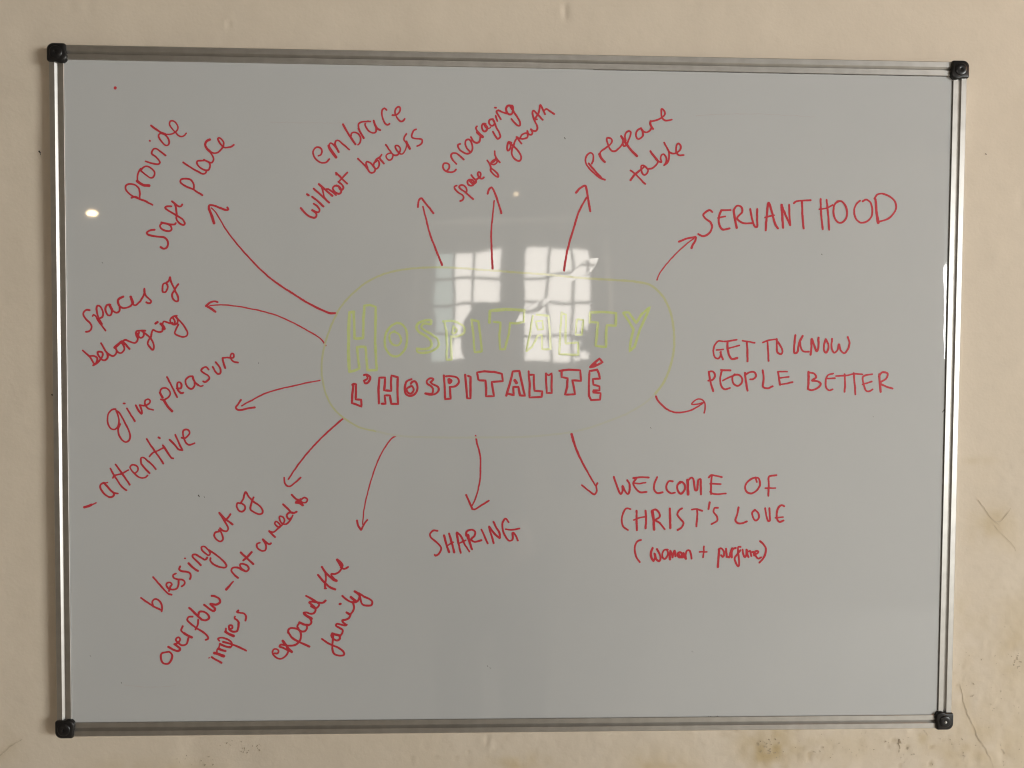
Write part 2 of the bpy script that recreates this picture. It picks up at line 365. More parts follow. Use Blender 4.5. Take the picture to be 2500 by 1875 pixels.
CRACKS = [('crack', [(0.0006, 0.0012, False, [0.617, -0.3939, 0.6197, -0.4033, 0.622, -0.4126, 0.6235, -0.4209, 0.6255, -0.4261, 0.6277, -0.4303]), (0.0012, 0.0008, False, [0.6271, -0.4313, 0.63, -0.4386, 0.6333, -0.4449, 0.6376, -0.4522, 0.6409, -0.4591, 0.6421, -0.4636]), (0.0012, 0.0004, False, [0.6417, -0.4641, 0.6465, -0.4716, 0.6519, -0.4783, 0.6563, -0.4867, 0.6607, -0.4951, 0.6652, -0.5045, 0.6664, -0.5114])]), ('gouge', [(0.0018, 0.0026, False, [0.5334, -0.4698, 0.5342, -0.474]), (0.0016, 0.002, False, [0.5334, -0.4754, 0.5347, -0.4787, 0.5348, -0.4821]), (0.001, 0.0006, False, [0.5336, -0.4854, 0.5336, -0.4879])]), ('crack', [(0.0012, 0.0006, False, [-0.6799, -0.4793, -0.674, -0.474, -0.6682, -0.4689, -0.6614, -0.4642, -0.6536, -0.4596]), (0.0008, 0.0004, False, [-0.6536, -0.4596, -0.6507, -0.4571])]), ('scratch', [(0.0008, 0.0004, False, [0.6367, -0.137, 0.6438, -0.1478, 0.651, -0.1587, 0.6596, -0.1669, 0.6681, -0.1756]), (0.0005, 0.0009, False, [0.6821, -0.1492, 0.6746, -0.1615, 0.6665, -0.1683, 0.6609, -0.1669])]), ('scratch', [(0.0005, 0.0004, False, [0.6595, -0.173, 0.666, -0.1812, 0.6767, -0.1914, 0.6873, -0.2017, 0.6896, -0.2079])]), ('speck', [(0.0044, 0.003, False, [-0.618, 0.3168, -0.6171, 0.3138]), (0.001, 0.0008, False, [-0.6167, 0.3126, -0.6165, 0.3111])]), ('speck', [(0.0016, 0.0014, False, [-0.6057, 0.0008, -0.6054, -0.0002])]), ('speck', [(0.0016, 0.0012, False, [0.6339, 0.3317, 0.6352, 0.3309])]), ('chip', [(0.0026, 0.0012, False, [0.6341, -0.41, 0.6361, -0.4084]), (0.001, 0.001, False, [0.6313, -0.41, 0.6328, -0.4108])]), ('chip', [(0.001, 0.0012, False, [0.68, -0.4859, 0.6826, -0.489, 0.6837, -0.4916])]), ('crack', [(0.001, 0.0004, False, [0.5689, -0.4577, 0.5722, -0.4619, 0.5737, -0.465])]), ('crack', [(0.0007, 0.0004, False, [0.488, -0.4575, 0.486, -0.461])]), ('pit', [(0.001282275086192528, 0.0009814890569188888, False, [0.3629, -0.493, 0.3623, -0.4924]), (0.0009704072042173127, 0.0007173210246512108, False, [0.349, -0.4771, 0.3492, -0.4777]), (0.0010577138864930956, 0.0007541985345230964, False, [0.3593, -0.4858, 0.3588, -0.4874]), (0.0005592275490084903, 0.0005544379178751012, False, [0.3459, -0.4719, 0.345, -0.472]), (0.0008542714234492444, 0.0008099112461927774, False, [0.3378, -0.472, 0.3375, -0.4736]), (0.0008428630002834677, 0.0007434726506517948, False, [0.3366, -0.4755, 0.3377, -0.4756]), (0.001220950297693755, 0.0010001040790147435, False, [0.349, -0.4734, 0.348, -0.4741]), (0.0009099030398953397, 0.0008144417186504359, False, [0.3601, -0.4669, 0.3613, -0.4676]), (0.0006693552637639828, 0.0005445391308297363, False, [0.337, -0.4782, 0.3363, -0.4779]), (0.0011580425887825966, 0.0011230992555246564, False, [0.3521, -0.4687, 0.3532, -0.4689]), (0.0009595224097279433, 0.0007056771971949311, False, [0.3542, -0.4843, 0.353, -0.4839]), (0.0006672953169677938, 0.0005103825970879585, False, [0.3492, -0.4779, 0.3494, -0.4789]), (0.0012405041784477738, 0.0009844209162243346, False, [0.3452, -0.4771, 0.3457, -0.4776]), (0.0012796355145934827, 0.0007699629415272691, False, [0.3615, -0.4861, 0.361, -0.4865]), (0.0012370420193293275, 0.0009449292910282596, False, [0.351, -0.4828, 0.3521, -0.4838]), (0.00100605504556547, 0.0008870410549645673, False, [0.3413, -0.483, 0.3421, -0.4831]), (0.0005074775369893134, 0.00045383291488384727, False, [0.3401, -0.4834, 0.3401, -0.4851]), (0.0012649615611707485, 0.0011465722499992852, False, [0.366, -0.4724, 0.3654, -0.4732]), (0.0005860655251707979, 0.0004397267527773807, False, [0.366, -0.4864, 0.3659, -0.4858]), (0.0006954900376245929, 0.0005582620293947935, False, [0.3665, -0.4905, 0.3664, -0.4907]), (0.0012501941011242713, 0.0006643614731835105, False, [0.3521, -0.4816, 0.3524, -0.4821]), (0.0010740567758194216, 0.001011174049143524, False, [0.3406, -0.4698, 0.3394, -0.4702]), (0.0008308134837941834, 0.0005153744789585861, False, [0.3628, -0.4793, 0.3617, -0.479]), (0.0009897993955552994, 0.0006429008126876382, False, [0.353, -0.4807, 0.3539, -0.482]), (0.0012052136054900105, 0.0008244244677378739, False, [0.3503, -0.4868, 0.3495, -0.4867]), (0.0005064857685609262, 0.00032437649331172505, False, [0.343, -0.4767, 0.3431, -0.477]), (0.001338093895482459, 0.0008871542806664937, False, [0.3523, -0.4865, 0.3517, -0.4869]), (0.0005251958289406056, 0.0003161661952678788, False, [0.3544, -0.4711, 0.3538, -0.4715]), (0.0013779560419211623, 0.0012891800811587774, False, [0.3551, -0.4743, 0.3554, -0.4745]), (0.0011439041628013235, 0.0006097585239520776, False, [0.3411, -0.4841, 0.3418, -0.4855]), (0.0012770998007534868, 0.001244357458519778, False, [0.3554, -0.4855, 0.355, -0.485]), (0.0008366438659833039, 0.0006291440692415451, False, [0.3452, -0.4706, 0.346, -0.4721]), (0.0006656398385260548, 0.0004792811033724238, False, [0.3449, -0.4923, 0.3441, -0.4923]), (0.0008478607024547554, 0.0006346949779407454, False, [0.3362, -0.4726, 0.3357, -0.472]), (0.0005751211804492166, 0.000288758337245468, False, [0.5004, -0.469, 0.4998, -0.4689]), (0.001039383804653593, 0.0009241912417939082, False, [0.4541, -0.4791, 0.4552, -0.4796]), (0.0005513198291637056, 0.000467931364195218, False, [0.5098, -0.4907, 0.5109, -0.4921]), (0.0011680341004418541, 0.0007300311059219418, False, [0.4984, -0.4843, 0.4989, -0.4839]), (0.0009375875072084403, 0.0007023235428937809, False, [0.4679, -0.4863, 0.4677, -0.4876]), (0.00043770971812658754, 0.00036310716717806544, False, [0.4381, -0.4714, 0.4387, -0.4719]), (0.0008017469881169725, 0.0004763549345792294, False, [0.4781, -0.4838, 0.4778, -0.4848]), (0.0007425086776110352, 0.000597374370907756, False, [0.4809, -0.4619, 0.4815, -0.4622]), (0.0006720653307210585, 0.00044565441551319435, False, [0.4496, -0.4737, 0.4504, -0.4733]), (0.0006903950806303724, 0.0006698110685599561, False, [0.3722, -0.4843, 0.3714, -0.4846]), (0.0005255274242079054, 0.0005209727336703486, False, [0.4274, -0.4784, 0.4277, -0.4799]), (0.0008807992219646988, 0.0005488329169992971, False, [0.4643, -0.4835, 0.4638, -0.4832]), (0.0005755567530135589, 0.0003056446069313316, False, [0.4749, -0.4918, 0.4747, -0.4934]), (0.0010212754039510053, 0.0006101658008607633, False, [0.3886, -0.4797, 0.3883, -0.4796]), (0.0009049753453581654, 0.0005025031773348461, False, [0.4381, -0.4943, 0.4378, -0.4953]), (0.0008151641836341519, 0.0004988112974287803, False, [0.5186, -0.4738, 0.5182, -0.4735]), (0.00043886524330242197, 0.0002803907385456073, False, [0.3945, -0.4702, 0.3935, -0.4696]), (0.0009508046073759763, 0.0006083796309977393, False, [0.5139, -0.4725, 0.5138, -0.4737]), (0.0006830652355846645, 0.00045260056642533746, False, [0.4878, -0.4796, 0.4888, -0.4793]), (0.0009073401253376864, 0.00088110920096674, False, [0.4246, -0.4609, 0.4248, -0.4611]), (0.0005180126218582268, 0.00044577651945344797, False, [0.4144, -0.4854, 0.4136, -0.4854]), (0.001168907753143524, 0.0011099963147232683, False, [0.5151, -0.4726, 0.5143, -0.4721]), (0.0011603937438353126, 0.0007878214196764443, False, [0.4237, -0.4852, 0.4234, -0.4848]), (0.0007852609581412915, 0.00046638787036712724, False, [0.4821, -0.4774, 0.481, -0.4783]), (0.00042222085318883746, 0.00038688676348966827, False, [0.4405, -0.4903, 0.4413, -0.4904]), (0.0009904942183596994, 0.000888799797451871, False, [0.4171, -0.4863, 0.4161, -0.4867]), (0.0009065437368869463, 0.000819602245456049, False, [0.6826, -0.5073, 0.6816, -0.5089]), (0.0008691507718408059, 0.00043744151628528975, False, [0.5915, -0.4692, 0.5913, -0.4702]), (0.0004998514643841766, 0.0002798077743491519, False, [0.5368, -0.4753, 0.5379, -0.4749]), (0.0010529950814869998, 0.0008332548687339921, False, [0.6172, -0.4767, 0.6177, -0.4771]), (0.0007674569771488572, 0.0007171504167878313, False, [0.6497, -0.4646, 0.6497, -0.4649]), (0.0008789567777638357, 0.0007464053480973925, False, [0.5517, -0.4905, 0.5511, -0.4908]), (0.0006742619304936557, 0.0003564875581624219, False, [0.6176, -0.4742, 0.6176, -0.4746]), (0.0007484646228399778, 0.0006167404728060278, False, [0.6047, -0.47, 0.605, -0.4713]), (0.000809764701048819, 0.0007810695195867786, False, [0.5392, -0.4697, 0.5401, -0.4701]), (0.0006190338284010352, 0.000309804082344843, False, [0.7055, -0.4687, 0.7052, -0.4686]), (0.0006424037241549055, 0.0003227515777524508, False, [0.5811, -0.505, 0.5815, -0.5066]), (0.00108521445735186, 0.0007749121902892097, False, [0.623, -0.4923, 0.6236, -0.4918]), (0.0010271879682647554, 0.0006726393031343483, False, [0.6414, -0.4792, 0.6408, -0.4794]), (0.0005403272063896512, 0.0004905579695796326, False, [0.5414, -0.4764, 0.5404, -0.4759]), (0.0007370912246308731, 0.0004202407962936668, False, [0.6229, -0.4891, 0.623, -0.4903]), (0.0009513666814096834, 0.0009247388206826116, False, [0.6825, -0.5028, 0.6821, -0.5026]), (0.0004128287166155912, 0.0003882298521862485, False, [0.6601, -0.4899, 0.6606, -0.4902]), (0.0005221835729927403, 0.0003748348516715173, False, [0.6464, -0.482, 0.6462, -0.4815]), (0.0009390038514777779, 0.0007933713507124118, False, [0.5367, -0.4948, 0.5359, -0.4957]), (0.00041859902425829407, 0.00033322029141872293, False, [0.5421, -0.5008, 0.5409, -0.5016]), (0.0008044869853233521, 0.0005939288662282831, False, [0.5403, -0.4911, 0.5398, -0.4915]), (0.0005079325365960922, 0.0004274466388091289, False, [0.6768, -0.4789, 0.6771, -0.4796]), (0.0009324891288157733, 0.0007711772873973522, False, [0.6211, -0.4706, 0.6221, -0.4714]), (0.0006507180320834162, 0.0004679361051752956, False, [0.6504, -0.4788, 0.6506, -0.4804]), (0.0004953375845986554, 0.00044026643372016544, False, [0.5913, -0.4693, 0.5903, -0.4689]), (0.000953505668220396, 0.0005945741426179145, False, [0.7076, -0.5035, 0.7068, -0.5044]), (0.0010424241151899191, 0.0008466175391435637, False, [0.546, -0.4821, 0.5457, -0.4834]), (0.0008456477668995098, 0.0007983524952900161, False, [0.554, -0.4898, 0.555, -0.4897]), (0.0009841372069513486, 0.0007377970969236476, False, [0.607, -0.4771, 0.6075, -0.4768]), (0.000403087434792807, 0.0002639177620115793, False, [0.5944, -0.4963, 0.5935, -0.4974]), (0.0007580332105616306, 0.0006313140549277579, False, [0.5459, -0.467, 0.5454, -0.4682]), (0.000463892592005027, 0.0003972894944580729, False, [0.6972, -0.4987, 0.6968, -0.4996]), (0.0005365197679097042, 0.0004763067645685128, False, [0.6251, -0.4931, 0.6258, -0.4946]), (0.000724212752008424, 0.0005367381784108192, False, [0.7044, -0.4847, 0.7038, -0.4854]), (0.000547229476583477, 0.00043797323234361833, False, [0.6866, -0.314, 0.6869, -0.3145]), (0.0008945196130398429, 0.0005897030273964159, False, [0.6601, -0.4215, 0.6602, -0.4218]), (0.0009965068756724678, 0.0006647001809647787, False, [0.6293, -0.3537, 0.6282, -0.3543]), (0.0004431259691239756, 0.00032632071355031243, False, [0.6835, -0.352, 0.6845, -0.3531]), (0.0008552857391587155, 0.0005660206364294469, False, [0.647, -0.4418, 0.6481, -0.4422]), (0.0009458723741964169, 0.000830145911594025, False, [0.646, -0.3588, 0.6467, -0.3596]), (0.0006571292491985303, 0.000586445743587676, False, [0.6786, -0.3143, 0.6796, -0.3148]), (0.0007347537983382236, 0.0005855253247028657, False, [0.678, -0.4508, 0.6778, -0.4508]), (0.0004225519040744127, 0.0002607998643783782, False, [0.6769, -0.3801, 0.6781, -0.3812]), (0.00044869700160343057, 0.0003727041388689181, False, [0.6651, -0.3536, 0.6647, -0.355]), (0.000633842116194975, 0.00042850931007359255, False, [0.7018, -0.4261, 0.7015, -0.4272]), (0.0006532588751986914, 0.00046258800464600574, False, [0.6631, -0.4307, 0.6637, -0.4314]), (0.0005590103282363414, 0.0002995867741103561, False, [0.6158, -0.3659, 0.6147, -0.3664]), (0.0005152012751030115, 0.00037349595157683203, False, [0.6248, -0.3501, 0.6259, -0.3504]), (0.0004390453144693929, 0.00022322776495979171, False, [0.6265, -0.3948, 0.6269, -0.3955]), (0.0005848140016954446, 0.0005331559453113314, False, [0.6678, -0.3646, 0.668, -0.3647]), (0.0008045190531692873, 0.0006729995289800801, False, [0.6756, -0.4141, 0.6765, -0.4147]), (0.0007689111149411722, 0.000554406956523784, False, [0.666, -0.4267, 0.6651, -0.4273]), (0.0008747103525059921, 0.0007920094932189871, False, [0.6752, -0.4037, 0.6748, -0.4047]), (0.00042110651009263315, 0.0004019365835518838, False, [0.6186, -0.4005, 0.6186, -0.402]), (0.0005679008903680355, 0.00038557796412404434, False, [0.6609, -0.3978, 0.6611, -0.3985]), (0.0006171968624717949, 0.0005786483030171711, False, [0.6595, -0.4544, 0.6595, -0.4549]), (0.0009027340962264763, 0.0007606757051772602, False, [0.7005, -0.3685, 0.7001, -0.3684]), (0.0009249274473932441, 0.0006104759371356293, False, [0.7016, -0.4348, 0.7005, -0.4346]), (0.0006276473975073622, 0.0005909371669569001, False, [0.6486, -0.3593, 0.6482, -0.3587]), (0.0008478282588470264, 0.0006770457913982878, False, [0.6362, -0.3929, 0.6368, -0.3941]), (0.0007646767777590082, 0.000584062260430583, False, [0.6935, -0.4239, 0.6941, -0.4256]), (0.00046619482785051277, 0.000274641466952505, False, [0.6608, -0.4206, 0.6609, -0.4222]), (0.0004886857372540006, 0.00024569232813849196, False, [0.6722, -0.3353, 0.6731, -0.3356]), (0.0005523117577578818, 0.0004993713511263752, False, [0.6983, -0.3537, 0.6977, -0.3546]), (0.0013998907780071825, 0.0012051622673918067, False, [0.6916, -0.3668, 0.6917, -0.3666]), (0.0008791111312989523, 0.0005777057136578897, False, [0.6943, -0.3608, 0.6935, -0.3624]), (0.0006875226717244213, 0.00036798682476201156, False, [0.6932, -0.3637, 0.6938, -0.3632]), (0.0008846502899532917, 0.0007578180846155884, False, [0.6973, -0.3542, 0.6981, -0.3549]), (0.0012278230756606313, 0.0009630043084718192, False, [0.6899, -0.3542, 0.6893, -0.3551]), (0.0010084135089181332, 0.0007890918720638769, False, [0.6983, -0.3699, 0.6973, -0.3715]), (0.0006568351498967914, 0.0005726146540058977, False, [0.6984, -0.3681, 0.6993, -0.3691]), (0.0006251364708379384, 0.0005168175971188657, False, [0.6979, -0.3507, 0.6981, -0.3515]), (0.0012942534738889853, 0.0009930975595304947, False, [0.698, -0.3585, 0.6969, -0.3595]), (0.0007224492101302164, 0.0004334915250766872, False, [0.7011, -0.3753, 0.7003, -0.3757]), (0.0011612755559252661, 0.000962352691594683, False, [0.7012, -0.3626, 0.7002, -0.3628]), (0.0010494089424717612, 0.0008320970739705985, False, [0.6972, -0.3571, 0.6977, -0.3579]), (0.000557786423461239, 0.000496514296655512, False, [-0.3603, -0.4781, -0.3608, -0.479]), (0.0008831424295529728, 0.000565814411523842, False, [-0.3783, -0.4669, -0.3775, -0.4682]), (0.0005122113982028723, 0.0002994781434685265, False, [-0.3754, -0.462, -0.3751, -0.4624]), (0.0008099702270142442, 0.0007150426020128172, False, [-0.3593, -0.4757, -0.3584, -0.4754]), (0.0009498104843678465, 0.0009026976232463127, False, [-0.3397, -0.4754, -0.3386, -0.4762]), (0.0006520489913600699, 0.000521727159459335, False, [-0.3806, -0.4795, -0.3809, -0.4803]), (0.0006264376254161404, 0.0003865596629771942, False, [-0.3925, -0.4756, -0.3929, -0.4752]), (0.0008908722858184531, 0.0006647847047516459, False, [-0.3535, -0.4751, -0.3524, -0.4754]), (0.0007628012739348455, 0.00044655054374336857, False, [-0.3416, -0.4731, -0.3415, -0.4729]), (0.0011232493705837646, 0.0008097451219206353, False, [-0.343, -0.4699, -0.3427, -0.4704]), (0.000903183167366556, 0.0005136223900219833, False, [-0.3418, -0.4694, -0.3419, -0.47]), (0.0010945142459533514, 0.0007736397086120963, False, [-0.3631, -0.4768, -0.362, -0.4783]), (0.0011827780083619606, 0.0011807648828119862, False, [-0.3822, -0.4652, -0.383, -0.4667]), (0.001086706645619849, 0.0007901451648895119, False, [-0.3558, -0.4798, -0.3555, -0.4795]), (0.0007166627104033237, 0.0005984048975899279, False, [-0.3395, -0.4677, -0.3403, -0.4676]), (0.001131187195443111, 0.0009520277439716758, False, [-0.3588, -0.4722, -0.3592, -0.4737]), (0.0008472531410151723, 0.0006975655937950413, False, [-0.3906, -0.4682, -0.3917, -0.4694]), (0.0005831585756662281, 0.00036251803848159984, False, [-0.3384, -0.4697, -0.3373, -0.4703]), (0.0008910516107810973, 0.0005569025958693273, False, [-0.3486, -0.4695, -0.3484, -0.4708]), (0.0010101809220620414, 0.0005905789497454251, False, [-0.3626, -0.4645, -0.3636, -0.4641]), (0.0005196429528988141, 0.0003094967827482238, False, [-0.3761, -0.4617, -0.3749, -0.4629]), (0.0007153743933165847, 0.000397432582756487, False, [-0.3616, -0.4723, -0.3609, -0.4737]), (0.0004797265816442047, 0.0004556440559747682, False, [-0.4055, -0.4831, -0.4063, -0.4845]), (0.0008890454832111193, 0.0004777289185192059, False, [-0.4001, -0.4943, -0.4005, -0.4951]), (0.0007225390486674036, 0.0004791337820998544, False, [-0.417, -0.4896, -0.4174, -0.4892]), (0.00042454323411908386, 0.0004030848776597263, False, [-0.4013, -0.4944, -0.4007, -0.496]), (0.0007401165142555458, 0.0007168695052941883, False, [-0.4077, -0.4847, -0.4074, -0.4852]), (0.0006746592513785597, 0.00046177451820938586, False, [-0.4354, -0.4819, -0.4361, -0.4833]), (0.0006707474079338851, 0.0006366325542284528, False, [-0.4373, -0.4877, -0.4381, -0.4879]), (0.0005572886522935907, 0.0004681094289888403, False, [-0.446, -0.4913, -0.445, -0.4909]), (0.00044147474439473153, 0.00023425228234982368, False, [-0.4484, -0.4894, -0.4488, -0.4906]), (0.00045908294314924076, 0.00043855281582850006, False, [-0.4299, -0.4953, -0.4294, -0.495]), (0.0009096781887882733, 0.000719752256526168, False, [-0.4119, -0.4957, -0.4124, -0.4961]), (0.0006762430357985768, 0.00039743821258583274, False, [-0.4003, -0.4874, -0.4009, -0.4886]), (0.0009312384388098388, 0.0008383945551009408, False, [-0.4483, -0.4864, -0.4486, -0.4865]), (0.0009460644610475948, 0.0007275998551062321, False, [-0.4171, -0.4901, -0.4178, -0.4903])])]
WIN_BOX = (-0.0955, 0.1109, 0.0348, 0.2084)
CREASE = ((-0.0022, 0.0984), (0.1117, 0.1838))
EDGE_Z = (0.0277, 0.2534)
EDGE_TILT = 0.215
wall, wall_y = build_wall()

def wall_ribbons(name, strokes, mat, seed, wob=0.3):
    """ribbons that hug the plaster relief"""
    o = ribbons(name, strokes, mat, wall, 0.0, seed=seed, step=0.0015, wob=wob, lift=0.00001, jitter=0.0005)
    for v in o.data.vertices:
        v.co.y = wall_y(v.co.x, v.co.z) - (0.0009 if name == "speck" else 0.0005) + v.co.y
    return o
for k, (mname, strokes) in enumerate(CRACKS):
    wall_ribbons(mname, strokes, MAT_GRIME_SHADE if mname == "speck" else MAT_PIT if mname in ("pit", "gouge") else MAT_CRACK, 40 + k)

# ------------------------------------------------------------------ whiteboard
board = thing("whiteboard", "large framed whiteboard covered in red and green marker notes hanging on cream plaster wall", "whiteboard", (0, 0, -HZ))
OFF = Matrix.Translation((0, 0, HZ))   # parts are modelled about the board centre

def adopt(o):
    for v in o.data.vertices: v.co.z += HZ
    return o

def build_surface():
    ix, iz = RX - RW + 0.0035, RZ - RW + 0.0035    # slides under the rails
    def axis(lo, hi, fine, fs, cs, edge=None):
        a = list(np.arange(lo, fine[0], cs)) + list(np.arange(fine[0], fine[1], fs)) + list(np.arange(fine[1], hi, cs))
        if edge: a = [v for v in a if v < edge[0]] + list(np.arange(edge[0], hi, edge[1]))
        a.append(hi)
        a = np.array(sorted(a))
        keep = np.concatenate([[True], np.diff(a) > 0.00025]); keep[-1] = True
        return a[keep]
    xs = axis(-ix, ix, (WIN_BOX[0], WIN_BOX[1]), 0.0012, 0.008, (ix - 0.022, 0.0006))
    zs = axis(-iz, iz, (WIN_BOX[2], WIN_BOX[3]), 0.0012, 0.008)
    X, Z = np.meshgrid(xs, zs)
    # slight waviness of the enamelled sheet
    sx = 0.0029 * vnoise(X, Z, 0.042, 21) + 0.0004 * vnoise(X, Z, 0.018, 22) + 0.0020 * vnoise(X, Z, 0.16, 23)
    sz = 0.0029 * vnoise(X, Z, 0.042, 24) + 0.0004 * vnoise(X, Z, 0.018, 25) + 0.0020 * vnoise(X, Z, 0.16, 26)
    # a pressed-in crease crossing the window reflection
    (ax, az), (bx, bz) = CREASE
    L = math.hypot(bx - ax, bz - az); ex, ez = (bx - ax) / L, (bz - az) / L
    t = ((X - ax) * ex + (Z - az) * ez) / L * 2 - 1
    d = -(X - ax) * ez + (Z - az) * ex
    w = 0.0125 * np.abs(t) ** 0.9 * np.clip((1.0 - np.abs(t)) / 0.28, 0, 1)
    ins = np.clip((w - np.abs(d - 0.002 * np.sign(t))) / 0.0012, 0, 1) * (np.abs(t) < 1) * (np.abs(t) > 0.06)
    amp = np.where(t > 0, -0.0125, 0.0130) * ins * np.clip(np.abs(t) * 1.6, 0, 1)
    sx = sx + amp * ex - 0.003 * ins * ez; sz = sz + amp * ez
    # the sheet turns up where it meets the right-hand rail
    e = np.clip((X - (RX - RW - 0.0085)) / 0.0085, 0, 1)
    zf = np.clip((Z - EDGE_Z[0]) / 0.05, 0, 1) * np.clip((EDGE_Z[1] - Z) / 0.012, 0, 1)
    wide = 0.62 + 0.38 * np.clip((Z - EDGE_Z[0]) / (EDGE_Z[1] - EDGE_Z[0]), 0, 1) + 0.18 * vnoise(X * 0, Z, 0.02, 31)
    e2 = np.clip((X - (RX - RW - 0.0088 * wide)) / 0.0035, 0, 1)
    sx = sx + 0.160 * e2 * zf
    N = np.stack([sx, -np.ones_like(sx), sz], -1)
    N /= np.linalg.norm(N, axis=-1, keepdims=True)
    nz, nx = X.shape
    me = bpy.data.meshes.new("writing_surface")
    co = np.stack([X, np.zeros_like(X), Z + HZ], -1).reshape(-1, 3)
    idx = np.arange(nx * nz).reshape(nz, nx)
    q = np.stack([idx[:-1, :-1], idx[:-1, 1:], idx[1:, 1:], idx[1:, :-1]], -1).reshape(-1, 4)
    nv = len(co)
    # back sheet and rim give the board its thickness
    back = [(-ix, 0.0045, -iz + HZ), (ix, 0.0045, -iz + HZ), (ix, 0.0045, iz + HZ), (-ix, 0.0045, iz + HZ)]
    verts = np.vstack([co, np.array(back)])
    faces = [tuple(f) for f in q]
    faces.append((nv + 3, nv + 2, nv + 1, nv))
    bot, top, lef, rig = list(idx[0]), list(idx[-1]), list(idx[:, 0]), list(idx[:, -1])
    faces.append(tuple([nv, nv + 1] + bot[::-1])); faces.append(tuple([nv + 2, nv + 3] + top))
    faces.append(tuple([nv + 3, nv] + lef)); faces.append(tuple([nv + 1, nv + 2] + rig[::-1]))
    me.from_pydata([tuple(map(float, v)) for v in verts], [], [tuple(map(int, f)) for f in faces])
    me.update()
    sm = np.zeros(len(me.polygons), bool); sm[:len(q)] = True
    me.polygons.foreach_set("use_smooth", sm)
    nrm = np.zeros((len(me.vertices), 3), np.float32)
    nrm[:nv] = N.reshape(-1, 3); nrm[nv:] = (0, 1, 0)
    ln = np.zeros((len(me.loops), 3), np.float32)
    li = np.empty(len(me.loops), np.int32); me.loops.foreach_get("vertex_index", li)
    ln[:] = nrm[li]
    me.normals_split_custom_set([tuple(v) for v in ln])
    me.materials.append(MAT_BOARD)
    o = bpy.data.objects.new("writing_surface", me); COL.objects.link(o)
    o.parent = board
    return o
surface = build_surface()

def rail_profile(groove_w):
    """(u, y): u across the rail from the outer edge inwards, y depth"""
    c = RW * 0.5 + 0.0006; g = groove_w / 2
    f = FRONT
    return [(0.0, WALL_Y - 0.0006), (0.0, f + 0.0016), (0.0004, f + 0.0006), (0.0012, f),
            (c - g - 0.0003, f), (c - g, f + 0.0003), (c + g - 0.0012, f + 0.0028), (c + g - 0.0003, f + 0.0029), (c + g, f + 0.0003),
            (c + g + 0.0003, f), (RW - 0.0004, f), (RW, f + 0.0005), (RW, -0.0003)]

def rail(side, groove_w):
    prof = rail_profile(groove_w)
    bm = bmesh.new()
    if side in ('top', 'bottom'):
        ends = (-RX + 0.010, RX - 0.010)
    else:
        ends = (-RZ + 0.010, RZ - 0.010)
    rows = []
    nseg = 40
    for s in np.linspace(ends[0], ends[1], nseg):
        row = []
        for u, y in prof:
            if side == 'top': p = (s, y, RZ - u)
            elif side == 'bottom': p = (s, y, -RZ + u)
            elif side == 'left': p = (-RX + u, y, s)
            else: p = (RX - u, y, s)
            row.append(bm.verts.new((p[0], p[1], p[2] + HZ)))
        rows.append(row)
    for a, b in zip(rows[:-1], rows[1:]):
        for i in range(len(prof) - 1):
            bm.faces.new((a[i], a[i + 1], b[i + 1], b[i]))
        bm.faces.new((a[-1], a[0], b[0], b[-1]))
    bm.faces.new(rows[0]); bm.faces.new(rows[-1][::-1])
    return bm_obj("frame_rail", bm, MAT_ALU, board, math.radians(20))
for side, g in (('top', 0.0042), ('bottom', 0.0044), ('left', 0.0048), ('right', 0.0042)):
    rail(side, g)

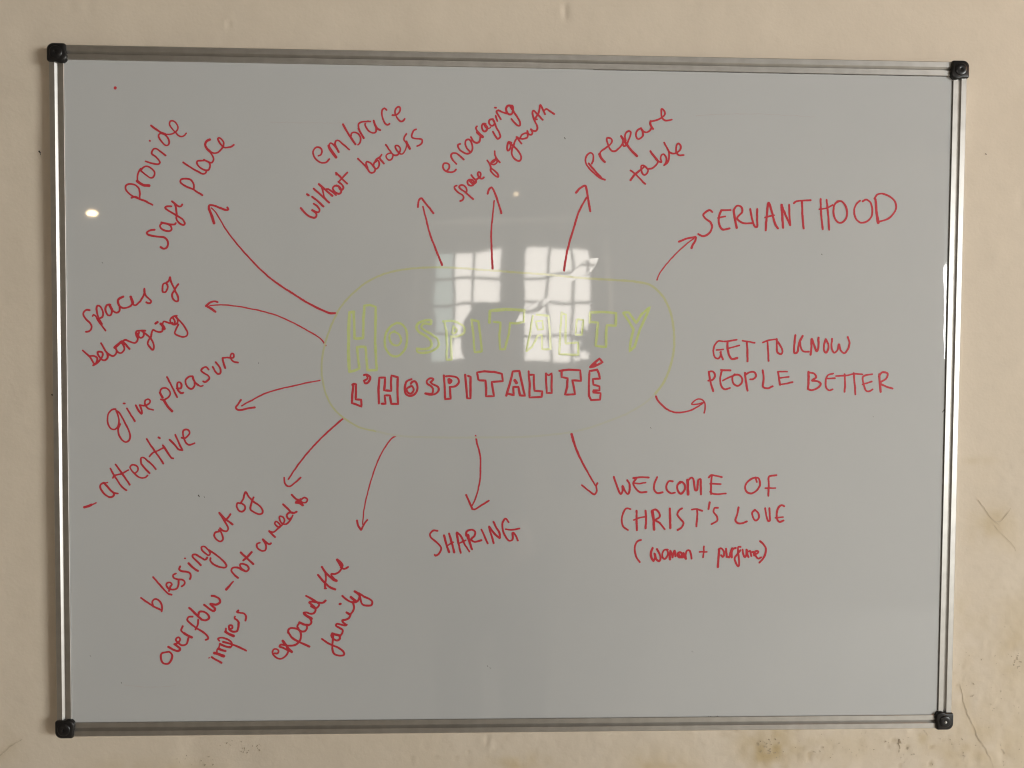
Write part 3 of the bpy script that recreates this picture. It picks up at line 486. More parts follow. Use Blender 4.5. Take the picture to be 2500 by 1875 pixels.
def corner_cap(sx, sz, glint):
    S = 0.0245
    # outline with the outer corner at the origin, growing inwards
    pts = []
    def arc(cx, cz, r, a0, a1, n):
        for k in range(n + 1):
            a = math.radians(a0 + (a1 - a0) * k / n); pts.append((cx + r * math.cos(a), cz + r * math.sin(a)))
    arc(0.0085, 0.0085, 0.0085, 180, 270, 8)
    arc(0.0231 - 0.0022, 0.0022, 0.0022, 270, 360, 3)
    pts.append((0.0233, 0.0095))
    arc(0.0168, 0.0168, 0.0082, -20, 110, 8)
    pts.append((0.0095, 0.0233))
    arc(0.0022, 0.0231 - 0.0022, 0.0022, 90, 180, 3)
    bm = bmesh.new()
    def P(x, z, y): return (sx * (HX - x), y, sz * (HZ - z) + HZ)
    cx = sum(p[0] for p in pts) / len(pts); cz = sum(p[1] for p in pts) / len(pts)
    levels = [(WALL_Y - 0.0006, 1.0), (-0.0030, 1.0), (-0.0044, 0.975), (-0.0053, 0.92), (-0.0057, 0.83)]
    rings = [[bm.verts.new(P(cx + (x - cx) * k, cz + (z - cz) * k, y)) for x, z in pts] for y, k in levels]
    n = len(pts)
    for a, b in zip(rings[:-1], rings[1:]):
        for i in range(n):
            bm.faces.new((a[i], a[(i + 1) % n], b[(i + 1) % n], b[i]))
    bm.faces.new(rings[0]); bm.faces.new(rings[-1])
    cap = bm_obj("corner_cap", bm, MAT_CAP, board, math.radians(40))
    # raised boss round a sunken fixing hole
    bm = bmesh.new()
    hx, hz = 0.0120, 0.0120
    prof = [(0.0084, -0.0054), (0.0080, -0.0062), (0.0069, -0.0068), (0.0050, -0.0071), (0.0024, -0.0072), (0.0017, -0.0069), (0.0014, -0.0058)]
    prev = None
    for r, y in prof:
        ring = [bm.verts.new(P(hx + r * math.cos(2 * math.pi * k / 28), hz + r * math.sin(2 * math.pi * k / 28), y)) for k in range(28)]
        if prev:
            for k in range(28): bm.faces.new((prev[k], prev[(k + 1) % 28], ring[(k + 1) % 28], ring[k]))
        prev = ring
    bm.faces.new(prev)
    bm_obj("cap_boss", bm, MAT_CAP, cap, math.radians(50))
    if glint:
        bm = bmesh.new()
        bmesh.ops.create_uvsphere(bm, u_segments=14, v_segments=8, radius=0.0017, matrix=Matrix.Translation(P(hx + 0.0002, hz - 0.0002, -0.0070)))  # highlight on the screw, painted as a small white ball
        bm_obj("screw_glint", bm, MAT_GLINT_AND_EYE, cap, math.radians(60))
    return cap
for sx, sz, glint in ((-1, 1, False), (1, 1, False), (-1, -1, False), (1, -1, True)):
    corner_cap(sx, sz, glint)

# ------------------------------------------------------------------ writing on the board (board millimetres / 10)
INK = [
('handwriting', 'red handwriting reading Provide safe place', 'red', """
256,256,0:-4954 2552 -4909 2566 -4853 2538 -4778 2509 -4688 2464
240,240,0:-4853 2538 -4848 2622 -4859 2667 -4889 2704 -4934 2723 -4986 2726 -5020 2706 -5028 2665 -5006 2627 -4965 2590 -4913 2560 -4856 2538
364,364,0:-4882 2763 -4843 2735 -4791 2713 -4732 2709
215,215,0:-4877 2761 -4876 2826 -4861 2879 -4834 2924
223,223,0:-4838 2905 -4805 2876 -4760 2839 -4715 2810 -4685 2813 -4662 2844 -4658 2882 -4684 2919 -4721 2945 -4759 2957 -4789 2949 -4816 2925 -4831 2898
231,231,0:-4773 3020 -4713 3002 -4653 2988 -4608 2987 -4587 3007 -4600 3037 -4645 3082 -4694 3119 -4682 3157 -4663 3180 -4637 3181 -4585 3147 -4516 3097
248,248,0:-4719 3283 -4712 3280
223,223,0:-4579 3378 -4605 3351 -4595 3313 -4561 3269 -4524 3231 -4501 3224 -4479 3236 -4471 3278 -4489 3323 -4523 3360 -4568 3378
264,264,0:-4698 3474 -4635 3430 -4575 3393 -4523 3371
207,207,0:-4523 3371 -4470 3368 -4410 3388 -4364 3430 -4360 3468 -4383 3517 -4420 3539 -4454 3534 -4465 3504 -4451 3467 -4417 3422 -4384 3388 -4357 3359 -4312 3342 -4275 3356 -4252 3385
249,249,0:-4053 2598 -4129 2643 -4166 2669 -4242 2698 -4302 2731 -4332 2761 -4328 2788 -4294 2802 -4241 2803 -4196 2786 -4166 2744 -4158 2707 -4162 2676
241,241,0:-4296 3012 -4210 2956 -4112 2901 -4037 2868 -4006 2883 -3997 2910
241,241,0:-4024 3041 -4073 3038 -4111 3033 -4123 3014 -4104 2973 -4059 2936 -4006 2914 -3972 2922 -3953 2967 -3960 3005 -3990 3031 -4028 3050
224,224,0:-3990 3031 -3960 3017 -3930 3013 -3907 3051 -3915 3089 -3944 3142
315,315,0:-3955 3310 -3996 3283 -4014 3247 -3993 3194 -3944 3149
233,233,0:-3944 3149 -3899 3135 -3846 3151 -3801 3197 -3782 3235 -3778 3273 -3800 3311 -3834 3333 -3853 3325 -3838 3287 -3808 3242 -3778 3212 -3725 3213 -3687 3221 -3649 3247
265,265,0:-4666 2145 -4731 2132 -4764 2103 -4742 2078 -4652 2059 -4551 2050 -4506 2015 -4494 1964 -4512 1918 -4552 1904 -4587 1922
266,266,0:-4578 2240 -4510 2225 -4454 2213 -4404 2219 -4393 2236
254,254,0:-4570 2232 -4595 2201 -4586 2166 -4530 2136 -4470 2132 -4447 2152 -4460 2193 -4480 2208
255,255,0:-4448 2449 -4508 2445 -4530 2430 -4488 2395 -4388 2335 -4308 2281 -4280 2230 -4298 2212 -4349 2235 -4384 2280 -4383 2361 -4392 2442 -4407 2482
266,266,0:-4442 2512 -4407 2487 -4357 2452 -4327 2451 -4310 2473
"""),
('arrow', 'long curved red arrow to safe place', 'red', """
293,178,0:-2348 1090 -2420 1089 -2516 1127 -2707 1221 -2898 1340 -3136 1496 -3307 1643 -3468 1809 -3610 1970 -3751 2154 -3845 2315 -3902 2400 -3939 2433
354,354,0:-3905 2240 -3935 2333 -3969 2423
281,281,0:-3969 2423 -3967 2464 -3911 2466 -3826 2434 -3750 2409 -3722 2416 -3736 2444
"""),
('handwriting', 'red handwriting reading embrace without borders', 'red', """
235,235,0:-2569 3122 -2534 3139 -2520 3185 -2538 3222 -2572 3233 -2610 3218 -2633 3175 -2626 3122 -2588 3069 -2534 3036 -2489 3033 -2451 3052 -2424 3083
386,386,0:-2340 3107 -2382 3164 -2424 3228 -2434 3254
235,235,0:-2431 3258 -2412 3289 -2382 3277 -2336 3225 -2302 3171
268,268,0:-2306 3176 -2336 3233 -2355 3278
235,235,0:-2355 3278 -2336 3320 -2305 3320 -2244 3273 -2168 3207
277,277,0:-2248 3531 -2199 3441 -2145 3358 -2088 3276
227,227,0:-2145 3381 -2138 3419 -2099 3433 -2054 3412 -2023 3367 -2023 3329 -2038 3287 -2057 3272
286,286,0:-1985 3362 -2019 3421 -2047 3481
227,227,0:-2047 3481 -2050 3534 -2015 3564 -1954 3570 -1893 3573
235,235,0:-1901 3573 -1935 3573 -1963 3543 -1947 3490 -1908 3445 -1863 3427 -1828 3439 -1821 3477 -1836 3530
286,286,0:-1855 3587 -1836 3530 -1809 3485 -1771 3464
236,236,0:-1687 3726 -1714 3745 -1740 3729 -1748 3668 -1733 3600 -1702 3547 -1671 3534 -1648 3548
236,236,0:-1614 3659 -1576 3660 -1534 3687 -1511 3733 -1519 3765 -1545 3765 -1571 3732 -1578 3686 -1563 3649 -1541 3611 -1503 3580 -1472 3589 -1453 3616
228,228,0:-1303 3482 -1334 3466 -1357 3423 -1359 3379 -1319 3362 -1257 3358 -1224 3345 -1228 3311 -1257 3280 -1291 3266
219,219,0:-1430 3419 -1457 3384 -1463 3346 -1434 3312
338,338,0:-1434 3319 -1410 3278 -1387 3232
236,236,0:-1698 3277 -1656 3221 -1610 3160 -1579 3142 -1548 3147 -1514 3200 -1510 3234 -1541 3268 -1571 3268 -1575 3245 -1548 3199 -1510 3163
186,186,0:-1510 3163 -1479 3164 -1449 3201 -1426 3270
219,219,0:-1621 3171 -1663 3165 -1692 3136 -1681 3098 -1648 3079 -1617 3099 -1600 3149
270,270,0:-1721 3033 -1763 3085 -1782 3112
236,236,0:-1832 3064 -1809 3096 -1778 3112 -1751 3150
236,236,0:-1816 3066 -1851 3035 -1847 2989 -1819 2964 -1792 2990 -1783 3036 -1797 3073 -1826 3069
250,250,0:-2058 3092 -2001 3036 -1952 2988 -1908 2928 -1879 2912 -1847 2925 -1834 2966 -1863 3006 -1904 3046 -1944 3055 -1952 3029 -1932 2972
276,276,0:-2793 2446 -2740 2386 -2675 2338 -2619 2324 -2592 2347 -2596 2379 -2647 2422
250,250,0:-2647 2422 -2594 2400 -2562 2400 -2552 2429 -2578 2469 -2626 2505
267,267,0:-2715 2625 -2693 2613
277,277,0:-2646 2594 -2578 2542 -2501 2471
268,268,0:-2630 2699 -2561 2639 -2497 2583 -2428 2523
241,241,0:-2521 2713 -2505 2648 -2492 2592 -2472 2564
294,294,0:-2561 2757 -2488 2697 -2440 2653 -2387 2611
250,250,0:-2472 2693 -2440 2696 -2383 2658 -2338 2618
268,268,0:-2318 2740 -2354 2740 -2379 2707 -2359 2666 -2310 2636 -2277 2651 -2273 2692 -2302 2732 -2334 2746
268,268,0:-2302 2732 -2285 2696 -2261 2690 -2243 2717 -2257 2749 -2308 2791
268,268,0:-2338 2906 -2269 2838 -2196 2772
232,232,0:-2338 2906 -2336 2882
232,232,0:-2293 2807 -2253 2850 -2192 2912
"""),
('handwriting', 'small red handwriting reading encouraging space for growth', 'red', """
248,248,0:-903 2953 -874 2995 -874 3032 -903 3051 -945 3046 -960 3010 -945 2969 -903 2942 -853 2936 -811 2948 -786 2972
248,248,0:-782 3042 -829 3095 -851 3153 -829 3181 -787 3181 -737 3146 -685 3103
248,248,0:-733 3304 -762 3287 -750 3246 -712 3205 -653 3178 -603 3190 -576 3232 -574 3282 -593 3339 -621 3362 -654 3353 -665 3313 -654 3264 -608 3206
267,267,0:-596 3393 -562 3340 -520 3321 -487 3333 -471 3383 -471 3428
405,405,0:-509 3457 -479 3428 -441 3398
230,230,0:-500 3453 -521 3490 -528 3514 -515 3534
257,257,0:-405 3566 -438 3568 -453 3532 -438 3483 -412 3468 -383 3492 -386 3533 -413 3564
294,294,0:-426 3566 -404 3533 -379 3508
166,166,0:-379 3508 -350 3513 -338 3526
258,258,0:-309 3627 -346 3621 -361 3591 -346 3554 -313 3543 -288 3568 -292 3601 -317 3632
258,258,0:-309 3625 -292 3593 -262 3519 -220 3445 -211 3403 -245 3375 -270 3402 -308 3471
239,239,0:-276 3672 -250 3606
258,258,0:-285 3777 -269 3776
248,248,0:-204 3631 -246 3693 -263 3728 -238 3745 -188 3723 -134 3703
295,295,0:-59 3805 -113 3805 -138 3769 -129 3720 -96 3693 -62 3704 -50 3746 -53 3799 -80 3805 -59 3762
249,249,0:-71 3795 -37 3729 13 3656 46 3590 42 3550 14 3552 -28 3589 -66 3634
239,239,0:-777 2764 -805 2751 -800 2722 -752 2673 -701 2640 -684 2607 -701 2575 -730 2561
249,249,0:-563 2592 -618 2640 -676 2689 -735 2730 -742 2754 -719 2771 -677 2760 -647 2724 -647 2691 -664 2674
258,258,0:-589 2841 -631 2832 -633 2791 -593 2764 -560 2777 -543 2809 -577 2840 -610 2843
331,331,0:-614 2837 -568 2796
258,258,0:-585 2902 -560 2867 -526 2844 -485 2868 -466 2901 -473 2936 -493 2945 -504 2922 -489 2884 -460 2860 -434 2864 -422 2877
258,258,0:-526 2844 -522 2817 -555 2784
240,240,0:-377 3098 -352 3053 -330 3003 -336 2970 -309 2928 -267 2892 -233 2884 -242 2921 -293 2970 -335 3003 -331 3061 -302 3095 -268 3108 -251 3087 -264 3058 -293 3041 -322 3049
221,221,0:-327 3069 -297 3078 -272 3104
230,230,0:-284 3215 -277 3162 -247 3108 -214 3071
332,332,0:-264 3129 -243 3096
249,249,0:-68 3329 -102 3339 -117 3297 -121 3239 -108 3222 -82 3248 -74 3306 -94 3330
249,249,0:-102 3339 -43 3290 16 3232 58 3167 59 3117 34 3093 -8 3109 -55 3165 -59 3231 -35 3298 -14 3357 15 3400
249,249,0:2 3400 66 3320
240,240,0:15 3394 57 3381 99 3382 141 3402 145 3442 124 3454 73 3433 49 3399
249,249,0:140 3482 157 3442 195 3435 208 3468 182 3512 207 3491 258 3487 274 3527 249 3593 220 3659 207 3732 218 3749 273 3701 341 3632
249,249,0:269 3639 236 3634 273 3693 298 3760 307 3822 340 3769 374 3703
249,249,0:365 3757 386 3774 432 3745 491 3709
"""),
('handwriting', 'red handwriting reading Prepare table', 'red', """
240,240,0:990 3072 1009 3122 1005 3192 974 3214 931 3187 908 3136 912 3082 952 3017 1015 2953 1086 2896 1164 2866
275,275,0:948 3075 1007 3007 1070 2938 1117 2889
395,275,0:1091 3197 1119 3139 1162 3098
240,240,0:1095 3193 1106 3228 1160 3271 1207 3306 1245 3345 1254 3380 1229 3407 1191 3410 1186 3379 1206 3318 1230 3264 1262 3238 1301 3242 1355 3289 1394 3344 1399 3398
327,327,0:1373 3436 1425 3360 1496 3268 1585 3179
241,241,0:1398 3344 1410 3305 1437 3317 1471 3383 1494 3445 1494 3495 1470 3503 1439 3483 1424 3444 1436 3379
241,241,0:1634 3544 1595 3524 1572 3485 1572 3431 1596 3401 1635 3417 1662 3456 1654 3502 1634 3538
241,241,0:1634 3544 1673 3498 1713 3491 1751 3515 1774 3550
293,293,0:1790 3535 1770 3565 1754 3611 1762 3636
241,241,0:1762 3636 1812 3644 1875 3667 1914 3691 1948 3730 1940 3768 1908 3800 1901 3767 1902 3714 1922 3668 1953 3649 1992 3652 2039 3664
241,241,0:1499 2994 1562 2949 1634 2877 1697 2819
327,241,0:1502 2867 1562 2941 1648 3012 1679 3043
241,241,0:1682 3055 1647 3058 1642 3016 1656 2962 1684 2935 1719 2959 1734 3002 1702 3040 1671 3059
242,242,0:1726 3017 1773 3018 1827 3057 1862 3104 1858 3127
259,362,0:1759 3247 1802 3192 1850 3131
242,242,0:1850 3131 1874 3112 1907 3106 1897 3158 1912 3201 1939 3209 1967 3175 1976 3121 1945 3066
242,242,0:1945 3066 1992 3106 2010 3176 2006 3245
242,242,0:1941 3360 1981 3291 2013 3237 2061 3219 2108 3231 2154 3270 2162 3317 2130 3353 2110 3332 2103 3270 2108 3231 2136 3201 2202 3202
"""),
('arrow', 'red arrow to Prepare table', 'red', """
295,295,0:785 2692 839 2753 906 2784 925 2730 951 2585 976 2453
295,255,0:635 1674 653 1796 688 1978 747 2184 830 2451 926 2633
"""),
('arrow', 'upright red arrow to encouraging', 'red', """
266,266,0:-374 2664 -350 2725 -320 2747 -290 2701 -228 2534 -191 2414
293,187,0:-302 1689 -316 1930 -321 2172 -306 2376 -285 2575
"""),
('arrow', 'straight red arrow to embrace', 'red', """
265,265,0:-1280 2478 -1266 2569 -1236 2595 -1194 2545 -1079 2405
212,292,0:-1215 2485 -1181 2354 -1120 2126 -1047 1935 -962 1731
"""),
('handwriting', 'red capitals reading SERVANTHOOD', 'red', """
278,278,0:2594 2464 2558 2487 2472 2427 2492 2388 2580 2316 2594 2264 2555 2185 2476 2144 2409 2173
264,264,0:2711 2486 2837 2493
293,293,0:2711 2482 2685 2410 2684 2318 2728 2239 2828 2250
235,235,0:2672 2386 2765 2408
323,323,0:2878 2491 2892 2399 2921 2261
265,265,0:2878 2491 2923 2550 2984 2532 2991 2466 2926 2386 2980 2334 3047 2319 3127 2323
280,280,0:3098 2507 3127 2376 3168 2277 3195 2278 3194 2363 3191 2508
295,295,0:3310 2233 3320 2391 3344 2595 3393 2458 3436 2314 3473 2261
236,236,0:3297 2401 3420 2432
324,324,0:3541 2269 3530 2420 3518 2565
295,295,0:3518 2565 3574 2434 3637 2303
266,266,0:3640 2303 3624 2441 3619 2572
251,251,0:3679 2593 3712 2617 3906 2635
281,281,0:3790 2621 3803 2397 3819 2265
266,266,0:4040 2650 4051 2466 4075 2255
266,266,0:4121 2645 4145 2441 4162 2250
222,222,0:4025 2516 4117 2533 4203 2573
267,267,0:4290 2630 4236 2594 4215 2508 4226 2429 4268 2357 4322 2344 4382 2391 4400 2484 4372 2575 4317 2628 4263 2624
252,252,0:4572 2637 4520 2591 4494 2498 4524 2393 4592 2347 4673 2368 4732 2435 4737 2541 4708 2619 4653 2652 4606 2629
401,297,0:4824 2350 4799 2475 4781 2660
253,253,0:4764 2666 4800 2720 4867 2734 4963 2702 5039 2637 5061 2558 5022 2465 4942 2398 4828 2363
"""),
('handwriting', 'red capitals reading GET TO KNOW', 'red', """
241,241,0:2753 758 2701 762 2650 704 2636 614 2659 544 2704 532 2730 564 2735 621
256,256,0:2729 615 2763 519
213,213,0:2677 643 2767 653
242,242,0:2772 758 2830 762 2946 782
299,299,0:2824 756 2825 667 2846 577 2885 526 2956 540
227,227,0:2844 667 2980 706
228,228,0:3024 770 3186 743
270,270,0:3082 760 3091 630 3095 496
228,228,0:3296 747 3360 773 3483 793
257,257,0:3358 770 3369 632 3378 506
271,271,0:3483 793 3485 697 3499 613 3545 595 3564 633 3530 710 3479 780
286,286,0:3735 849 3719 685 3727 609 3759 615 3789 750 3833 840
257,257,0:3795 782 3810 686 3843 635 3921 629
286,286,0:3945 591 3953 700 3957 802 3991 713 4025 636 4044 675 4048 816
272,272,0:4146 797 4122 714 4129 637 4149 618 4181 663 4180 727 4146 793
258,258,0:4230 804 4226 689 4260 618 4305 651 4323 734 4351 651 4397 613 4448 665 4466 755 4441 829
"""),
('handwriting', 'red capitals reading PEOPLE BETTER', 'red', """
284,284,0:2640 96 2606 205 2578 352
270,270,0:2578 352 2629 358 2662 307 2631 250 2573 237
270,270,0:2868 373 2739 378
256,256,0:2752 372 2734 282 2742 180 2788 122 2865 142
228,228,0:2767 238 2837 276 2927 309
256,256,0:2927 322 2896 283 2916 193 2969 168 3020 207 3025 271 2979 316 2921 315
285,285,0:3099 105 3078 233 3063 342
257,257,0:3063 310 3121 348 3192 349 3213 304 3174 259 3133 256
271,271,0:3302 378 3317 260 3312 157 3371 138 3436 164
229,229,0:3633 364 3504 357
272,272,0:3510 357 3525 261 3539 184
229,229,0:3525 276 3654 294
243,243,0:3539 190 3630 204 3708 223
315,315,0:3920 359 3922 237 3917 134
272,272,0:3920 353 3992 341 4025 289 3968 244 4046 238 4086 200 4048 148 3957 115 3917 134
244,244,0:4253 339 4181 316 4157 239 4165 148 4205 116 4250 130
230,230,0:4163 271 4280 278
230,230,0:4292 306 4462 320 4540 337 4651 331
259,259,0:4409 333 4418 214 4414 98
259,259,0:4533 350 4549 215 4561 63
245,245,0:4786 335 4697 319 4659 293 4681 164 4715 106 4754 106 4793 132
230,230,0:4658 196 4778 235
303,303,0:4905 101 4889 230 4881 333
274,274,0:4875 307 4919 359 4992 346 4980 282 4896 217 4976 172 5062 146
"""),
('handwriting', 'red capitals reading WELCOME', 'red', """
275,275,0:1324 -1052 1358 -1147 1419 -1278 1442 -1242 1442 -1171 1478 -1242 1514 -1278 1537 -1230 1534 -1147 1503 -1094
262,262,0:1583 -1066 1678 -1054 1791 -1058
262,262,0:1625 -1070 1586 -1135 1620 -1207 1681 -1254 1764 -1252
223,223,0:1608 -1135 1679 -1138 1751 -1126
262,262,0:1904 -1052 1870 -1135 1865 -1218 1907 -1266 1979 -1256
263,263,0:2114 -1109 2066 -1105 2028 -1171 2050 -1242 2098 -1268 2146 -1260
289,289,0:2215 -1113 2174 -1170 2193 -1254 2224 -1275 2271 -1230 2276 -1158 2233 -1117 2206 -1129
368,368,0:2323 -1284 2318 -1194 2313 -1093
276,276,0:2317 -1099 2364 -1057 2388 -1075 2420 -1230 2438 -1230 2460 -1087 2484 -1075 2491 -1170 2495 -1283
250,250,0:2597 -1057 2633 -1027 2771 -1051
264,264,0:2639 -1033 2629 -1158 2631 -1283
237,237,0:2617 -1140 2760 -1144
237,237,0:2618 -1248 2648 -1271 2732 -1280 2828 -1271
"""),
('handwriting', 'red capitals reading OF', 'red', """
264,264,0:3246 -1116 3227 -1062 3185 -1068 3114 -1122 3089 -1194 3116 -1253 3177 -1271 3248 -1229 3289 -1158 3275 -1074 3227 -1056
265,265,0:3509 -1026 3413 -1044 3409 -1158 3406 -1301
225,225,0:3362 -1199 3500 -1197
"""),
('handwriting', "red capitals reading CHRIST'S", 'red', """
249,249,0:1552 -1480 1493 -1474 1452 -1540 1435 -1623 1460 -1718 1520 -1760
288,288,0:1633 -1504 1635 -1623 1641 -1766
289,289,0:1755 -1504 1762 -1623 1758 -1737
223,223,0:1596 -1629 1673 -1599 1756 -1582
420,315,0:1845 -1516 1861 -1623 1871 -1755
276,276,0:1838 -1504 1886 -1486 1934 -1528 1941 -1588 1888 -1629 1936 -1659 2015 -1749
316,316,0:2079 -1471 2090 -1737
263,263,0:2244 -1471 2197 -1504 2179 -1552 2222 -1612 2265 -1671 2236 -1731 2188 -1761
250,250,0:2376 -1486 2436 -1480 2514 -1502
264,264,0:2445 -1480 2449 -1576 2439 -1713
290,290,0:2614 -1391 2601 -1480
251,251,0:2729 -1463 2681 -1468 2670 -1516 2719 -1588 2720 -1636 2642 -1681
"""),
('handwriting', 'red capitals reading LOVE', 'red', """
278,278,0:3005 -1457 2989 -1552 2966 -1636 3003 -1672 3063 -1672 3122 -1648
265,265,0:3228 -1492 3193 -1528 3206 -1600 3243 -1636 3284 -1588 3259 -1516 3222 -1492
265,265,0:3366 -1469 3386 -1576 3411 -1642 3429 -1636 3428 -1552 3423 -1469
279,279,0:3623 -1442 3589 -1427 3541 -1469 3524 -1552 3538 -1630 3568 -1654 3616 -1636
226,226,0:3507 -1600 3549 -1594 3610 -1588
"""),
('arrow', 'bent red arrow to SHARING', 'red', """
242,188,0:-516 -508 -491 -618 -454 -765 -447 -937 -458 -1121 -500 -1305 -554 -1435
269,269,0:-634 -1293 -585 -1404 -554 -1478
242,242,0:-554 -1478 -523 -1484 -450 -1441 -334 -1369
"""),
('arrow', 'short red arrow to WELCOME', 'red', """
352,203,0:755 -479 783 -578 859 -774 972 -984 1079 -1163
245,245,0:900 -1163 987 -1231 1067 -1283 1098 -1243 1091 -1169 1107 -1134
"""),
('handwriting', 'red capitals reading SHARING', 'red', """
255,255,0:-1011 -1771 -1060 -1763 -1109 -1810 -1096 -1859 -1023 -1921 -962 -1995 -980 -2057 -1035 -2100 -1049 -2087
296,296,0:-925 -1829 -895 -1946 -857 -2055
296,296,0:-858 -1804 -821 -1934 -790 -2055
215,215,0:-888 -1971 -803 -1921
323,242,0:-757 -1804 -736 -1921 -704 -2064
296,215,0:-754 -1792 -705 -1835 -644 -1959 -588 -2045
215,215,0:-723 -1934 -638 -1897
431,243,0:-614 -1829 -589 -1909 -552 -2016
269,269,0:-632 -1835 -626 -1780 -571 -1755 -516 -1780 -522 -1835 -564 -1885 -521 -1916 -430 -1895
256,256,0:-430 -1755 -387 -1848 -347 -1937
270,270,0:-267 -1935 -301 -1823 -329 -1718
283,283,0:-329 -1712 -265 -1799 -190 -1867
270,270,0:-188 -1861 -191 -1799 -228 -1737 -271 -1650
257,257,0:-69 -1657 -112 -1607 -149 -1651 -148 -1749 -111 -1848 -55 -1904 -18 -1886 -13 -1793 18 -1824 53 -1898
243,243,0:-108 -1749 -19 -1756 73 -1737
"""),
('lettering', "red outlined capitals reading L'HOSPITALITÉ", 'red', """
303,303,1:-2130 158 -2112 170 -2081 164 -2084 66 -2087 -33 -2014 -39 -2008 -131 -2081 -100 -2136 -82 -2130 29 -2115 164
303,303,0:-1978 285 -1947 290 -1898 257 -1923 190 -1959 177 -1978 214
273,273,0:-1947 288 -1929 245 -1971 214
304,304,1:-1785 -87 -1788 92 -1776 254 -1702 255 -1708 166 -1715 86 -1623 80 -1626 179 -1619 280 -1537 259 -1541 105 -1533 -92 -1622 -92 -1639 19 -1708 21 -1702 -43 -1696 -90 -1745 -90
289,289,0:-1359 236 -1421 204 -1445 118 -1426 32 -1365 14 -1298 57 -1279 131 -1310 205 -1347 199 -1365 174
274,274,0:-1372 143 -1421 106 -1402 57 -1365 45 -1328 94 -1353 143 -1384 131
274,274,0:-1095 206 -1071 237 -1114 249 -1157 212 -1151 181 -1089 132 -1074 95 -1089 48 -1175 48
274,274,0:-1175 48 -1126 33 -1052 40 -1003 83 -1009 133 -1089 175 -1108 200
290,290,1:-932 287 -923 133 -916 -27 -843 -21 -855 133
275,275,0:-855 133 -782 146 -739 196 -757 257 -831 275 -905 273
336,336,0:-862 238 -834 214 -862 185 -871 232
306,306,1:-655 295 -640 135 -627 -14 -584 -14 -584 135 -585 271 -616 283
291,291,1:-480 234 -499 327 -400 343 -277 337 -172 310 -159 217 -307 204 -294 124 -275 19 -380 12 -377 123 -388 222 -468 224
309,309,1:-111 25 -65 183 -29 344 59 348 89 213 134 23 68 30 46 140 -20 139 -12 29 -86 48
436,436,0:1 227 20 195
291,291,1:181 346 196 184 193 1 355 9 362 83 259 89 251 199 250 302 206 302
273,273,1:411 318 412 200 421 61 487 61 486 201 489 325 448 296 411 315
292,292,1:587 355 712 371 860 364 873 225 758 231 781 143 796 48 664 40 692 143 699 260 618 275 617 341
293,293,1:1088 373 985 358 979 203 981 27 1011 -29 1129 -24 1136 64 1040 71 1039 101 1120 101 1120 152 1039 174 1030 248 1126 255 1111 322 1088 368
311,311,1:992 409 1116 520 1157 472 1051 417 992 402 1065 453
"""),
('lettering', 'pale green outlined capitals reading HOSPITALITY', 'green', """
420,420,1:-2169 329 -2179 581 -2176 887 -2169 1101 -2112 1107
337,337,1:-2112 1107 -2106 949 -2100 759 -1990 766 -1984 1011 -1972 1194 -1899 1201 -1825 1177 -1828 951 -1831 706 -1813 350 -1935 349 -1947 509 -1959 656 -2069 649 -2057 508 -2039 373 -2106 342 -2167 329
309,309,0:-1551 971 -1642 915 -1703 792 -1697 645 -1629 548 -1544 536 -1446 622 -1416 758 -1434 892 -1496 959 -1551 971
281,281,0:-1581 861 -1636 830 -1642 744 -1593 683 -1532 677 -1495 733 -1520 818 -1587 857
338,338,0:-1110 962 -1104 1003 -1178 1005 -1263 973 -1294 918 -1263 857 -1165 796 -1103 735 -1103 662 -1164 634 -1287 633
310,310,0:-1287 633 -1284 596 -1189 581 -1078 613 -1005 675 -1017 760 -1091 821 -1177 870 -1232 918 -1202 962 -1110 956
311,311,0:-945 994 -846 1001 -748 977 -674 923 -674 849 -747 805 -840 796
311,311,1:-840 796 -839 663 -832 497 -900 491 -894 663 -901 860 -932 994
283,283,0:-815 934 -772 897 -784 848 -821 836 -815 922
311,311,1:-576 1022 -551 838 -531 592 -439 604 -458 801 -484 998 -564 1016
403,403,1:-340 985 -333 1138 -129 1159 119 1149
303,303,1:119 1149 113 996 18 976 -70 980 -83 841 -133 636 -199 636 -207 811 -194 986 -281 993
303,303,1:152 616 195 843 230 1077
304,304,1:281 1092 435 1079 459 845 468 640 358 640 349 830 298 815 225 668 152 612
270,270,1:274 1004 355 1012 370 903 297 895 274 990
304,304,1:611 1124 591 846 586 575 836 569 827 731 665 715 664 905 669 1095 611 1109
287,287,1:810 1030 797 833 878 833 898 1024 839 1038 810 1030
339,339,1:986 995 985 1127 1162 1136 1331 1122 1326 954 1208 960 1202 821 1203 675 1063 688 1076 835 1090 996 994 1003
340,340,1:1435 1131 1501 1131 1553 1058 1599 993 1678 1118 1781 1207 1738 1104 1651 913 1580 677 1514 618 1534 780 1563 912 1502 1014 1427 1123
"""),
('outline', 'thin yellow oval drawn round the title', 'olive', """
327,232,0:1855 44 1974 208 2059 415 2105 654 2102 887 2049 1152 1943 1356 1778 1495 1598 1536 1337 1555 892 1578 454 1616 12 1644 -424 1672 -890 1699 -1253 1690 -1466 1667 -1716 1606 -1892 1524 -2030 1432 -2237 1228 -2338 1067 -2460 773 -2508 580 -2530 393 -2514 211 -2461 2 -2350 -180 -2206 -303 -2035 -399 -1826 -453
"""),
('outline', 'barely visible lower edge of the yellow oval', 'faint', """
268,268,0:-1826 -453 -1516 -511 -1005 -531 -412 -529 183 -517 834 -439 1215 -318 1486 -208 1720 -71 1855 44
"""),
